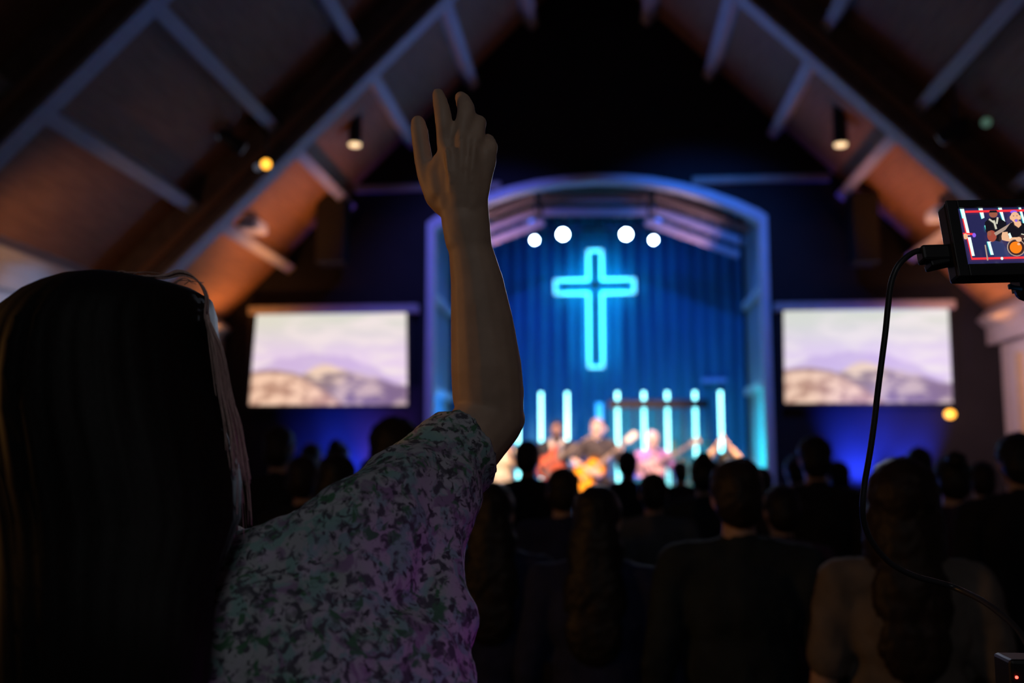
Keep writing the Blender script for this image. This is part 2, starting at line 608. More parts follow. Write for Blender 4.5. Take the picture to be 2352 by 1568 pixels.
# white trim around the opening
TW = 0.095
inner = [(XC + (x - XC) * (1 - TW / HW), z - TW) for x, z in arch]
mb = MB((XC, YF, 0))
out_l = [(XC - HW, 0.5)] + arch + [(XC + HW, 0.5)]
in_l = [(XC - HW + TW, 0.5)] + inner + [(XC + HW - TW, 0.5)]
for i in range(len(out_l) - 1):
    a, b, c, d = out_l[i], out_l[i + 1], in_l[i + 1], in_l[i]
    mb.prism([(a[0], YF - .06, a[1]), (b[0], YF - .06, b[1]), (c[0], YF - .06, c[1]), (d[0], YF - .06, d[1])], (0, 0.20, 0))
struct('trim_1', mb, M_trim)
# narrow ledge across the wall at the height of the arch
za = at(860, 435, YF).z
M_ledge = mat('beige_ledge', (0.34, 0.28, 0.22), 0.7, 0.1, 6)
for k, (x0, x1) in enumerate(((at(722, 435, YF).x, at(1150, 430, YF).x), (at(1590, 430, YF).x, at(1905, 430, YF).x))):
    struct('trim_%d' % (k + 2), MB(((x0 + x1) / 2, YF, za)).box(x0, x1, YF - .06, YF, za - .045, za + .045), M_ledge)

# stage recess
YB = 14.42
SWX = HW + 0.0
for nm, s in (('wall_stage_left', -1), ('wall_stage_right', 1)):
    xa = XC + s * SWX
    struct(nm, MB().box(xa, xa + s * .12, YF + .12, YB + .2, 0.5, 5.3), M_stagewall)
struct('wall_stage_back', MB().box(XC - HW - .1, XC + HW + .1, YB + .12, YB + .25, 0.5, 5.4), M_wall)
struct('ceiling_stage', MB().box(XC - HW - .1, XC + HW + .1, YF + .12, YB + .25, 5.32, 5.45), M_wall)
for k, (s, z, h) in enumerate(((-1, 3.86, .10), (1, 3.90, .10), (-1, 2.62, .10), (1, 2.68, .10))):
    xa = XC + s * SWX
    struct('trim_%d' % (k + 4), MB((xa, 13.4, z)).box(xa, xa - s * .07, YF + .14, YB - .05, z - h / 2, z + h / 2), M_trim)
# pleated curtain on the back wall of the stage
mb = MB((XC, YB, 0.5))
n = 220
top, bot = [], []
ring = []
for i in range(n + 1):
    x = XC - HW + .06 + (2 * HW - .12) * i / n
    y = YB + 0.028 * math.sin(i * 0.62) + 0.012 * math.sin(i * 0.17 + 1)
    ring.append((x, y))
poly = [Vector((x, y, 0.51)) for x, y in ring] + [Vector((x, y + .03, 0.51)) for x, y in ring[::-1]]
mb.loft([poly, [p + Vector((0, 0, 4.78)) for p in poly]])
o = mb.build('stage_curtain', M_curtain, smooth=False)
tag(o, 'wide blue-lit pleated curtain hanging behind the cross', 'curtain')

# roof timbers: frames across the room, purlins along it
for k, y0 in enumerate((9.40, 6.20, 3.10)):
    for s in (-1, 1):
        mb = MB((s * 2.5, y0, 5.0))
        xe = WX
        mb.prism([(0, y0, RZ - .02), (s * xe, y0, RZ - xe - .02), (s * xe, y0, RZ - xe - .59), (0, y0, RZ - .59)], (0, 0.20 if k == 0 else 0.15, 0))
        struct('ceiling_beam', mb, M_beam)
        # lit underside of the frame, its brightness put into a pale board
        mb = MB((s * 2.5, y0, 5.0))
        mb.prism([(0, y0 - .012, RZ - .59), (s * xe, y0 - .012, RZ - xe - .59), (s * xe, y0 - .012, RZ - xe - .635), (0, y0 - .012, RZ - .635)], (0, 0.224 if k == 0 else 0.174, 0))
        struct('ceiling_beam_trim', mb, M_purlin)
        mb = MB((s * 2.5, y0, 5.0))
        mb.prism([(0, y0 - .05, RZ - .33), (s * xe, y0 - .05, RZ - xe - .33), (s * xe, y0 - .05, RZ - xe - .42), (0, y0 - .05, RZ - .42)], (0, 0.05, 0))
        struct('ceiling_beam_trim', mb, M_deck)
for s in (-1, 1):
    for xo in (0.85, 1.63, 2.42, 3.24, 4.04, 4.86):
        mb = MB((s * xo, 5, RZ - xo))
        q = math.sqrt(.5)
        c = Vector((s * xo, 0, RZ - xo))
        al = Vector((s * q, 0, -q)) * 0.06
        dn = Vector((-s * q, 0, -q)) * 0.19
        y0, y1 = -3.0, YF
        p = [c - al, c + al, c + al + dn, c - al + dn]
        mb.prism([(v.x, y0, v.z) for v in p], (0, y1 - y0, 0))
        struct('ceiling_beam', mb, M_purlin)
mb = MB((0, 5, RZ))
mb.box(-.1, .1, -3, YF, RZ - .35, RZ - .05)
struct('ceiling_beam', mb, M_beam)
# wall plates on top of the side walls and a beige strip on the right-hand wall
for k, s in ((8, -1), (9, 1)):
    struct('trim_%d' % k, MB((s * WX, 5, 3.3)).box(s * (WX - .16), s * WX, -3, YF, RZ - WX - .30, RZ - WX - .02), M_purlin)
yb = 11.86
struct('trim_10', MB((WX, yb, 0)).box(WX - .04, WX, yb, yb + .14, 0, 2.95), mat('beige_strip', (0.62, 0.46, 0.26), .7))

# ------------------------------------------------------------------ screens
for nm, cs, bar, lab in (
        ('left', [(590, 716), (933, 716), (935, 930), (572, 930)], (570, 960, 703, 717), 'lit projection screen of a mountain landscape, on the wall nearer the long-haired woman'),
        ('right', [(1800, 710), (2178, 708), (2188, 925), (1803, 925)], (1780, 2196, 694, 708), 'lit projection screen of a mountain landscape, behind the hanging black cable')):
    Y = YF - .10
    q = [at(px, py, Y) for px, py in cs]
    c = sum(q, Vector()) / 4
    e = empty('projection_screen', (c.x, Y, c.z), lab, 'screen', 'projection screens')
    mb = MB(e.location)
    mb.prism([(p.x, Y, p.z) for p in q], (0, 0.012, 0))
    mb.build('picture', screen_mat('projected_picture_' + nm, (1.0, 0.93, 0.88) if nm == 'left' else (0.94, 0.93, 0.93)), e)
    a, b = at(bar[0], bar[2], Y - .03), at(bar[1], bar[3], Y - .03)
    zc, r = (a.z + b.z) / 2, (a.z - b.z) / 2
    mb = MB(e.location)
    mb.hexa(((a.x + b.x) / 2, YF - .07, zc), (b.x - a.x, .13, 2 * r))
    mb.build('casing', mat('grey_casing', (0.42, 0.38, 0.38), .5), e, bevel=0.01)
    mb = MB(e.location)
    x0, x1 = min(p.x for p in q) - .05, max(p.x for p in q) + .05
    z0 = min(p.z for p in q) - .05
    mb.box(x0, x1, Y + .014, Y + .02, z0, zc)
    mb.build('black_border', M_black, e)

# ------------------------------------------------------------------ cross
YX = 14.22
c = at(1367, 655, YX)
e = empty('wall_cross', (c.x, YX, c.z), 'dark wooden cross with a glowing cyan outline on the stage curtain', 'cross')
zt, zb = at(1367, 584, YX).z, at(1367, 832, YX).z
xl, xr = at(1287, 655, YX).x, at(1445, 655, YX).x
t = 0.033
MB(e.location).box(c.x - t, c.x + t, YX - .02, YX + .02, zb, zt).build('upright', M_crosswood, e, bevel=.004)
MB(e.location).box(xl, xr, YX - .035, YX + .005, c.z - t, c.z + t).build('crossbar', M_crosswood, e, bevel=.004)
g = 0.100
YS = YX + .10
P = [(c.x - g, zt + .08), (c.x + g, zt + .08), (c.x + g, c.z + g), (xr + .08, c.z + g), (xr + .08, c.z - g), (c.x + g, c.z - g), (c.x + g, zb - .06),
     (c.x - g, zb - .06), (c.x - g, c.z - g), (xl - .08, c.z - g), (xl - .08, c.z + g), (c.x - g, c.z + g)]
mb = MB(e.location)
for (ax, az), (bx, bz) in zip(P, P[1:] + P[:1]):
    mb.tube([(ax, YS, az), (bx, YS, bz)], 0.019, 8)
    mb.ell((ax, YS, az), 0.019, seg=8)
mb.build('outline_light', M_crosslight, e, smooth=True)
for px_, pz_ in ((c.x, zt - .1), (c.x, zb + .1), (xl + .1, c.z), (xr - .1, c.z)):
    MB(e.location).box(px_ - .012, px_ + .012, YX, YB - .01, pz_ - .012, pz_ + .012).build('wall_bracket', M_bmetal, e)

# ------------------------------------------------------------------ pink-lit boards above the stage front
def cloud(A, B, rows, Y, lab):
    a, b = at(*A, Y), at(*B, Y)
    e = empty('ceiling_baffle', ((a.x + b.x) / 2, Y, (a.z + b.z) / 2), lab, 'ceiling panel', 'boards over the stage')
    d = (b - a)
    L = d.length
    u = d.normalized()
    vdn = Vector((u.z, 0, -u.x)) if u.x > 0 else Vector((-u.z, 0, u.x))
    Mx = Matrix((u, Vector((0, 1, 0)), -vdn)).transposed()
    for i in range(rows):
        cc = (a + b) / 2 + vdn * (0.155 * i) + Vector((0, 0.10 * i, 0))
        MB(e.location).hexa(cc, (L, .025, .105), Mx).build('board', M_soffit, e, bevel=.004)
    for f in (-.46, .46):
        cc = (a + b) / 2 + d * f + vdn * (0.155 * (rows - 1) / 2) + Vector((0, 0.10 * (rows - 1) / 2 + .05, 0))
        MB(e.location).hexa(cc, (.04, .10 * rows + .06, .03), Mx @ Matrix.Rotation(0, 3, 'X')).build('batten', M_bmetal, e)
        MB(e.location).tube([cc, (cc.x, cc.y, 5.33)], .008, 6).build('hanger', M_bmetal, e)


cloud((1035, 525), (1228, 452), 3, 12.9, 'sloped pink-grey ceiling boards above the stage, partly behind the raised arm')
cloud((1246, 456), (1488, 456), 2, 12.9, 'level pink-grey ceiling boards above the middle of the stage')
cloud((1505, 450), (1722, 528), 3, 12.9, 'sloped pink-grey ceiling boards above the stage, clear of the arm')

# ------------------------------------------------------------------ lamps on the pipe over the stage
YP = 13.5
za = at(1370, 545, YP).z
x0, x1 = at(1165, 545, YP).x, at(1585, 545, YP).x
e = empty('lighting_pipe', ((x0 + x1) / 2, YP, za), 'black horizontal lighting pipe above the cross', 'lighting pipe')
MB(e.location).tube([(x0, YP, za + .12), (x1, YP, za + .12)], .025, 10).build('pipe', M_bmetal, e, smooth=True)
for f in (.06, .5, .94):
    x = x0 + (x1 - x0) * f
    MB(e.location).tube([(x, YP, za + .12), (x, YP, 5.33)], .012, 8).build('hanger', M_bmetal, e, smooth=True)


def par_can(name, p, aim, r, lens, lab, top=None, cat='stage light', grp=None, L=0.26):
    """round can with a yoke, clamp and lens; p is the centre of its lens"""
    p = Vector(p)
    d = (Vector(aim) - p).normalized()
    e = empty(name, p - d * L * .5, lab, cat, grp)
    b = p - d * L
    MB(e.location).tube([b, b + d * .05, p - d * .06, p + d * .012], [r * .55, r * .9, r * 1.08, r * 1.18], 20).build('can', M_bmetal, e, smooth=True)
    MB(e.location).tube([p + d * .013, p + d * .018, p + d * .022], [r, r, r * .8], 20).build('lens', lens, e, smooth=True)
    side = d.cross(Vector((0, 0, 1))).normalized()
    m_ = p - d * L * .55
    tp = Vector((m_.x, m_.y, m_.z + r * 1.9))
    mb = MB(e.location)
    mb.tube([m_ + side * r * 1.15, m_ + side * r * 1.2 + Vector((0, 0, r)), tp, m_ - side * r * 1.2 + Vector((0, 0, r)), m_ - side * r * 1.15], .009, 6)
    mb.build('yoke', M_bmetal, e, smooth=True)
    if top is not None:
        MB(e.location).tube([tp, (tp.x, tp.y, top)], .012, 8).build('hanger', M_bmetal, e, smooth=True)
    return e


for px, py, r, ln, lab in ((1228, 551, .045, M_lens, 'smaller white-lit stage lamp beside the raised arm'),
                           (1293, 538, .066, M_lens, 'larger white-lit stage lamp on the arm side of the cross top'),
                           (1438, 538, .066, M_lens, 'larger white-lit stage lamp on the far side of the cross top from the arm'),
                           (1501, 551, .045, M_lens, 'smaller white-lit stage lamp farthest from the raised arm')):
    p = at(px, py, YP - .1)
    par_can('stage_light', p, (p.x * .6, 4.0, 1.9), r, ln, lab, top=za + .12, grp='lamps on the pipe')
for px, py, lab in ((1222, 511, 'dim blue stage lamp above the small white lamp by the arm'), (1511, 509, 'dim blue stage lamp above the small white lamp farthest from the arm')):
    p = at(px, py, YP + .35)
    par_can('stage_light', p, (p.x, 6.0, 2.0), .05, M_lensblue, lab, top=5.33, grp='blue lamps')

# ------------------------------------------------------------------ lamps hanging from the roof
for px, lab in ((815, 'black cylinder downlight hanging by the raised hand'), (1931, 'black cylinder downlight hanging above the video monitor')):
    Y = 11.0
    pb, pt = at(px, 331, Y), at(px, 243, Y)
    e = empty('pendant_downlight', (pb.x, Y, pb.z), lab, 'downlight', 'cylinder downlights')
    r = .078
    MB(e.location).tube([(pb.x, Y, pb.z), (pb.x, Y, pt.z)], [r, r], 24).build('housing', M_black, e, bevel=.006)
    MB(e.location).tube([(pb.x, Y, pb.z - .02), (pb.x, Y, pb.z + .002)], [r * .82, r * .9], 24).build('lamp_lens', M_warmlens, e)
    MB(e.location).tube([(pb.x, Y, pt.z - .01), (pb.x, Y, roof_z(pb.x))], .012, 8).build('stem', M_bmetal, e)
for px, py, lab in ((576, 521, 'white ceiling projector hanging by the orange-lit roof above the woman'), (2168, 492, 'white ceiling projector half hidden behind the video monitor')):
    Y = 10.9
    p = at(px, py, Y)
    e = empty('ceiling_projector', p, lab, 'projector', 'ceiling projectors')
    MB(p).hexa(p, (.30, .34, .13)).build('case', M_white, e, bevel=.03)
    sx = 1 if px < 1000 else -1
    MB(p).tube([p + Vector((sx * .07, .16, .005)), p + Vector((sx * .07, .21, .005))], [.045, .04], 16).build('lens', M_black, e, smooth=True)
    MB(p).tube([p + Vector((-.02, 0, .05)), Vector((p.x - .02, p.y, roof_z(p.x - .02)))], .014, 8).build('pole', M_bmetal, e, smooth=True)
    MB(p).hexa(p + Vector((0, -.172, 0)), (.20, .01, .06)).build('vent_grille', M_grille, e)
for px0, px1, py0, py1, Y, lab in ((727, 790, 446, 600, 11.95, 'black loudspeaker hung on the dark wall by the raised hand'), (1955, 2024, 440, 600, 11.95, 'black loudspeaker hung on the dark wall by the video monitor')):
    a, b = at(px0, py0, Y), at(px1, py1, Y)
    e = empty('hanging_loudspeaker', ((a.x + b.x) / 2, Y + .15, b.z), lab, 'loudspeaker', 'wall loudspeakers')
    MB(e.location).box(a.x, b.x, Y, Y + .34, b.z, a.z).build('cabinet', M_black, e, bevel=.015)
    MB(e.location).box(a.x + .02, b.x - .02, Y - .012, Y, b.z + .03, a.z - .03).build('grille', M_grille, e)
    xm_ = (a.x + b.x) / 2
    MB(e.location).box(xm_ - .04, xm_ + .04, Y + .33, YF, (a.z + b.z) / 2 - .05, (a.z + b.z) / 2 + .05).build('wall_bracket', M_bmetal, e)
for px, py, Y, r, ln, aim, lab in (
        (510, 310, 9.0, .05, M_greylens, (.4, -3, 1.0), 'stage light with a dim grey lens, highest of the cluster left of the raised hand'),
        (556, 340, 9.05, .06, M_greylens, (1.5, 13, 1.6), 'black stage light turned to the stage, in the cluster left of the raised hand'),
        (611, 377, 9.1, .045, M_amber, (.2, 0, 1.6), 'stage light with a bright amber lens above the orange roof panel'),
        (592, 384, 9.36, .035, M_greylens, (-.4, 0, 1.0), 'small stage light with a grey lens touching the amber one'),
        (572, -4, 8.2, .05, M_amber, (.2, 0, 1.6), 'amber-lit stage light at the top edge of the picture'),
        (348, 150, 8.2, .07, M_black, (-1.0, 13, 1.2), 'unlit black stage light between the roof timbers above the woman'),
        (2265, 281, 9.0, .045, M_greenlens, (.6, -2, 1.0), 'stage light with a dim green lens above the video monitor'),
        (2163, 318, 9.05, .06, M_greylens, (-1.5, 13, 1.6), 'black stage light turned to the stage, above the video monitor')):
    p = at(px, py, Y)
    par_can('stage_light', p, aim, r, ln, lab, top=roof_z(p.x), grp='lamps under the roof')

# amber lamp on the front wall
p = at(2182, 951, YF - .07)
e = empty('wall_lamp', (p.x, YF, p.z), 'small amber wall lamp below the screen behind the cable', 'wall lamp')
MB(e.location).box(p.x - .06, p.x + .06, YF - .03, YF, p.z - .06, p.z + .06).build('backplate', M_bmetal, e, bevel=.005)
MB(e.location).ell(p, (.062, .045, .052), seg=18).build('lamp_shade', M_amber, e, smooth=True)

# ------------------------------------------------------------------ lit tubes standing on the stage
YT = 13.56
proto = None
TUBES = [(1190, 'lit cyan tube just under the raised elbow'), (1243, 'lit cyan tube, nearest whole one to the raised arm'), (1303, 'lit cyan tube beside the bass player'),
         (1419, 'lit cyan tube beside the acoustic guitar headstock'), (1480, 'lit cyan tube, second one on the drum shield'),
         (1534, 'lit cyan tube in front of the drummer'), (1598, 'lit cyan tube at the outer end of the drum shield rail'),
         (1657, 'lit cyan tube above the raised clasped hands')]
for px, lab in TUBES:
    p = at(px, 1000, YT)
    if proto is None:
        zt = at(1400, 900, YT).z
        e = empty('light_tube', (p.x, YT, 0.5), lab, 'light tube', 'lit tubes on the stage')
        MB(e.location).tube([(p.x, YT, .62), (p.x, YT, zt)], .021, 14).build('tube', M_tube, e, smooth=True)
        MB(e.location).tube([(p.x, YT, zt), (p.x, YT, zt + .03)], .024, 14).build('end_cap', M_bmetal, e)
        MB(e.location).tube([(p.x, YT, .5), (p.x, YT, .515), (p.x, YT, .53), (p.x, YT, .63)], [.10, .10, .03, .026], 20).build('base', M_bmetal, e)
        proto = e
    else:
        copy_tree(proto, (p.x, YT, .5), 0.0, lab)
p = at(1377, 1000, 14.05)
e = empty('light_bar', (p.x, 14.05, .5), 'wide blue-lit bar behind the singer\'s head', 'light bar')
za, zb = at(1377, 925, 14.05).z, at(1377, 985, 14.05).z
MB(e.location).box(p.x - .05, p.x + .05, 14.03, 14.07, zb, za).build('panel', M_tubeblue, e, bevel=.01)
MB(e.location).tube([(p.x, 14.05, .52), (p.x, 14.05, zb)], .015, 10).build('stand_pole', M_bmetal, e, smooth=True)
MB(e.location).tube([(p.x, 14.05, .5), (p.x, 14.05, .52)], .14, 18).build('base', M_bmetal, e)
p = at(1640, 873, 14.3)
e = empty('light_bar', (p.x, 14.33, p.z), 'short dim blue light bar low on the curtain', 'light bar')
MB(e.location).box(p.x - .17, p.x + .17, 14.29, 14.33, p.z - .03, p.z + .03).build('strip', mat('dim_blue_strip', (.1, .2, .5), .5, 0, 5, emit=.20, ecol=(.05, .2, .9)), e, bevel=.006)
MB(e.location).box(p.x - .03, p.x + .03, 14.33, 14.40, p.z - .02, p.z + .02).build('wall_bracket', M_bmetal, e)

# drum shield: clear panels under a dark rail
Y = 13.36
xa, xb = at(1398, 930, Y).x, at(1628, 930, Y).x
z1, z0 = at(1500, 918, Y).z, at(1500, 937, Y).z
e = empty('drum_shield', ((xa + xb) / 2, Y, .5), 'clear drum shield with a dark top rail in front of the lit tubes', 'drum shield')
MB(e.location).box(xa, xb, Y - .02, Y + .02, z0, z1).build('top_rail', mat('brown_rail', (.022, .016, .014), .6), e, bevel=.005)
gm = bpy.data.materials.new('clear_acrylic')
gm.use_nodes = True
nt = gm.node_tree
nt.nodes.remove(nt.nodes['Principled BSDF'])
tr, df, mx = nt.nodes.new('ShaderNodeBsdfTransparent'), nt.nodes.new('ShaderNodeBsdfPrincipled'), nt.nodes.new('ShaderNodeMixShader')
tr.inputs[0].default_value = (.92, .98, .98, 1)
df.inputs['Base Color'].default_value = (.04, .38, .45, 1)
df.inputs['Roughness'].default_value = .25
mx.inputs[0].default_value = .10
nt.links.new(tr.outputs[0], mx.inputs[1])
nt.links.new(df.outputs[0], mx.inputs[2])
nt.links.new(mx.outputs[0], nt.nodes['Material Output'].inputs[0])
nP = 4
for i in range(nP):
    a, b = xa + (xb - xa) * i / nP, xa + (xb - xa) * (i + 1) / nP
    MB(e.location).box(a + .006, b - .006, Y - .004, Y + .004, .5, z0).build('clear_panel', gm, e)
    MB(e.location).box(b - .012, b + .012, Y - .012, Y + .012, .5, z0).build('post', M_bmetal, e)

# ------------------------------------------------------------------ people
def skin_mat(name, c):
    m = mat(name, c, .55, .10, 30, bump=.05, spec=.35)
    b = m.node_tree.nodes['Principled BSDF']
    b.inputs['Subsurface Weight'].default_value = 0.0
    return m


SK_A = skin_mat('light_skin', (.62, .40, .30))
SK_B = skin_mat('brown_skin', (.26, .14, .10))
SK_C = skin_mat('tan_skin', (.46, .29, .21))
H_BLACK = mat('black_hair', (.012, .010, .010), .55, .4, 40, stretch=(8, 8, .7), spec=.3)
H_BROWN = mat('brown_hair', (.020, .013, .010), .55, .4, 40, stretch=(8, 8, .7), spec=.3)
H_GREY = mat('grey_hair', (.22, .19, .18), .55, .3, 40, stretch=(8, 8, .7), spec=.3)
M_jeans = mat('dark_denim', (.025, .032, .06), .85, .3, 60)
M_shoe = mat('dark_leather', (.02, .018, .018), .5, .2, 20)
M_eye = mat('dark_eye', (.02, .015, .015), .15, 0, 5)
M_lip = mat('lip', (.42, .17, .15), .5, .1, 30)


def cloth(name, c, **k):
    return mat(name, c, .9, .22, 14, spec=.15, **k)


def hand(mb, wr, d, nrm, thumb, k=1.0, curl=.5, r=.0092):
    """palm, four unequal bent fingers and a thumb; d points to the fingers, nrm out of the back of the hand, thumb to the thumb side"""
    wr, d, nrm, th = Vector(wr), Vector(d).normalized(), Vector(nrm).normalized(), Vector(thumb).normalized()
    nrm = (nrm - d * nrm.dot(d)).normalized()
    s = d.cross(nrm).normalized()
    if s.dot(th) < 0:
        s = -s
    Mx = Matrix((s, nrm, d)).transposed()
    mb.ell(wr + d * .048 * k, (.042 * k, .017 * k, .056 * k), Mx)
    for i, (off, L) in enumerate(((.030, .072), (.010, .082), (-.010, .076), (-.029, .058))):
        p = wr + d * .085 * k + s * off * k
        pts = [p]
        ang = 0
        for j in range(3):
            ang += curl * (.55 + .1 * i)
            L_ = L * k * (.45, .32, .23)[j]
            p = p + (d * math.cos(ang) - nrm * math.sin(ang) + s * off * 1.2) * L_
            pts.append(p)
        mb.chain(pts, [r * k, r * .95 * k, r * .88 * k, r * .75 * k], 8)
    p = wr + d * .025 * k + s * .03 * k
    mb.chain([p, p + (s * .7 + d * .7 - nrm * .2) * .035 * k, p + (s * .75 + d * 1.5 - nrm * .5) * .042 * k], [r * 1.35 * k, r * 1.1 * k, r * .85 * k], 8)


def person(px, ptop, Y, floor, label, skin=SK_C, hair='short', hm=H_BLACK, top=None, legs=None, sleeve='long', rz=0.0, arms=None, group=None,
           voxel=.011, face=False, sit=0.0, wide=1.0, tilt=0.0, beard=False, cat='person', height=None, base=None):
    p = at(px, ptop, Y)
    if height is None:
        height = p.z - floor
    k = height / ((1.752 if hair == 'bald' else 1.765 if hair in ('short', 'long', 'bun') else 1.80) - sit)
    e = empty('person', (p.x, Y, floor), label, cat, group, rz)
    top = top or cloth('black_shirt', (.03, .03, .035))
    legs = legs or M_jeans

    def V(x, y, z):
        return Vector((x * k * (wide if abs(x) > .09 else 1), y * k, z * k))

    dz = -sit
    A = {1: dict(sh=(.185, 0, 1.42), el=(.245, -.03, 1.13), wr=(.26, .06, .89), d=(0, .12, -1), n=(1, 0, 0), th=(0, 1, 0), curl=.45),
         -1: dict(sh=(-.185, 0, 1.42), el=(-.245, -.03, 1.13), wr=(-.26, .06, .89), d=(0, .12, -1), n=(-1, 0, 0), th=(0, 1, 0), curl=.45)}
    for s_, a_ in (arms or {}).items():
        A[s_].update(a_)
    if sit:
        hips = [(s * .09, .0, .92 + dz) for s in (1, -1)]
        knees = [(s * .16, .40, .53) for s in (1, -1)]
        ank = [(s * .15, .38, .09) for s in (1, -1)]
    else:
        hips = [(s * .09, 0, .92) for s in (1, -1)]
        knees = [(s * .105, .02, .50) for s in (1, -1)]
        ank = [(s * .11, -.01, .09) for s in (1, -1)]
    # body
    mb = MB()
    E = lambda c, r: mb.ell(V(*c), tuple(q * k for q in r))
    E((0, 0, .97 + dz), (.16, .11, .13))
    E((0, 0, 1.13 + dz), (.135, .095, .16))
    E((0, 0, 1.31 + dz), (.165, .11, .17))
    mb.chain([V(0, -.01, 1.43 + dz), V(0, .0, 1.56 + dz)], [.062 * k, .052 * k])
    for s in (1, -1):
        mb.chain([V(s * .04, -.01, 1.455 + dz), V(*A[s]['sh'][:2], A[s]['sh'][2] + dz)], [.05 * k, .058 * k])
    hz = 1.637 + dz
    E((0, .005, hz + .012), (.076, .096, .104))
    E((0, .035, hz - .055), (.056, .064, .066))
    E((0, .101, hz - .012), (.012, .018, .022))
    mb.chain([V(0, .094, hz + .03), V(0, .112, hz - .015)], [.008 * k, .011 * k], 8)
    for s in (1, -1):
        E((s * .078, -.005, hz - .005), (.010, .018, .032))
        E((s * .032, .088, hz + .032), (.02, .012, .008))
        a = A[s]
        sh, el, wr = V(a['sh'][0], a['sh'][1], a['sh'][2] + dz), V(a['el'][0], a['el'][1], a['el'][2] + dz), V(a['wr'][0], a['wr'][1], a['wr'][2] + dz)
        mid = el.lerp(wr, .3)
        mb.chain([sh, el, mid, wr], [.052 * k, .040 * k, .041 * k, .027 * k])
        hand(mb, wr, a['d'], a['n'], a['th'], k, a['curl'])
    for h, kn, an in zip(hips, knees, ank):
        hh, kk, aa = V(*h), V(*kn), V(*an)
        mb.chain([hh, kk, kk.lerp(aa, .3) + V(0, -.015, 0), aa], [.085 * k, .056 * k, .055 * k, .036 * k])
        mb.ell(aa + V(0, .06, -.04), (.04 * k, .11 * k, .038 * k))
    o = mb.build('body', skin, e, voxel=voxel * k, smooth_it=4)
    # shirt
    mb = MB()
    E = lambda c, r: mb.ell(V(*c), tuple(q * k for q in r))
    mb.ell(V(0, 0, 1.31 + dz), (.188 * k * wide, .137 * k, .175 * k))
    mb.ell(V(0, 0, 1.12 + dz), (.172 * k * wide, .132 * k, .2 * k))
    mb.ell(V(0, 0, .97 + dz), (.182 * k * wide, .138 * k, .14 * k))
    mb.chain([V(0, -.015, 1.44 + dz), V(0, -.01, 1.485 + dz)], [.075 * k, .066 * k])
    for s in (1, -1):
        a = A[s]
        sh, el, wr = V(a['sh'][0], a['sh'][1], a['sh'][2] + dz), V(a['el'][0], a['el'][1], a['el'][2] + dz), V(a['wr'][0], a['wr'][1], a['wr'][2] + dz)
        mb.chain([V(s * .05, -.012, 1.455 + dz), sh], [.062 * k, .072 * k])
        if sleeve == 'long':
            mb.chain([sh, el, el.lerp(wr, .93)], [.070 * k, .056 * k, .040 * k])
        else:
            mb.chain([sh, sh.lerp(el, .72)], [.071 * k, .064 * k])
    mb.build('shirt', top, e, voxel=voxel * k, smooth_it=5, folds=((.09 * k, .022 * k), (.03 * k, .006 * k)))
    # trousers and shoes
    mb = MB()
    mb.ell(V(0, 0, .94 + dz), (.172 * k, .130 * k, .12 * k))
    for h, kn, an in zip(hips, knees, ank):
        mb.chain([V(*h), V(*kn), V(*an)], [.102 * k, .080 * k, .064 * k])
    mb.build('trousers', legs, e, voxel=(voxel + .002) * k, smooth_it=4, folds=((.06 * k, .012 * k),))
    for an in ank:
        aa = V(*an)
        mb = MB()
        mb.loft([[(aa.x + math.cos(t) * .047 * k * q, aa.y + .055 * k + math.sin(t) * .135 * k * q - (.03 * k if z > .06 else 0), z * k) for t in (2 * math.pi * i / 14 for i in range(14))]
                 for z, q in ((0.0, .97), (.03, 1.0), (.055, .9), (.085, .62))])
        mb.build('shoe', M_shoe, e, smooth=True)
    # hair
    if hair != 'bald':
        mb = MB()
        E = lambda c, r: mb.ell(V(*c), tuple(q * k for q in r))
        if hair == 'curly':
            E((0, -.025, hz + .06), (.112, .115, .105))
            E((0, -.06, hz), (.10, .085, .10))
        else:
            E((0, -.014, hz + .036), (.086, .103, .093))
            E((0, -.05, hz - .01), (.078, .072, .085))
        if hair == 'bun':
            E((0, -.095, hz + .10), (.048, .048, .045))
        if hair == 'big':
            E((0, -.03, hz + .05), (.104, .11, .112))
            for s in (1, -1):
                E((s * .075, -.02, hz - .07), (.042, .07, .12))
        if hair in ('long', 'big'):
            E((0, -.07, hz - .10), (.098, .062, .15))
            E((0, -.098, hz - .25), (.112, .048, .16))
            E((0, -.115, hz - .36), (.10, .035, .12))
        mb.build('hair', hm, e, voxel=.010 * k, smooth_it=3, folds=((.012 * k, .022 * k if hair == 'curly' else .010 * k), (.04 * k, .014 * k)))
    if beard:
        mb = MB()
        mb.ell(V(0, .045, hz - .078), (.056 * k, .062 * k, .050 * k))
        mb.build('beard', H_BROWN, e, voxel=.008 * k, smooth_it=2, folds=((.012 * k, .006 * k),))
    if face:
        for s in (1, -1):
            MB().ell(V(s * .032, .088, hz + .012), (.012 * k, .008 * k, .007 * k), seg=10).build('eye', M_eye, e, smooth=True)
        MB().ell(V(0, .098, hz - .052), (.024 * k, .008 * k, .009 * k), seg=10).build('mouth', M_lip, e, smooth=True)
    return e, k


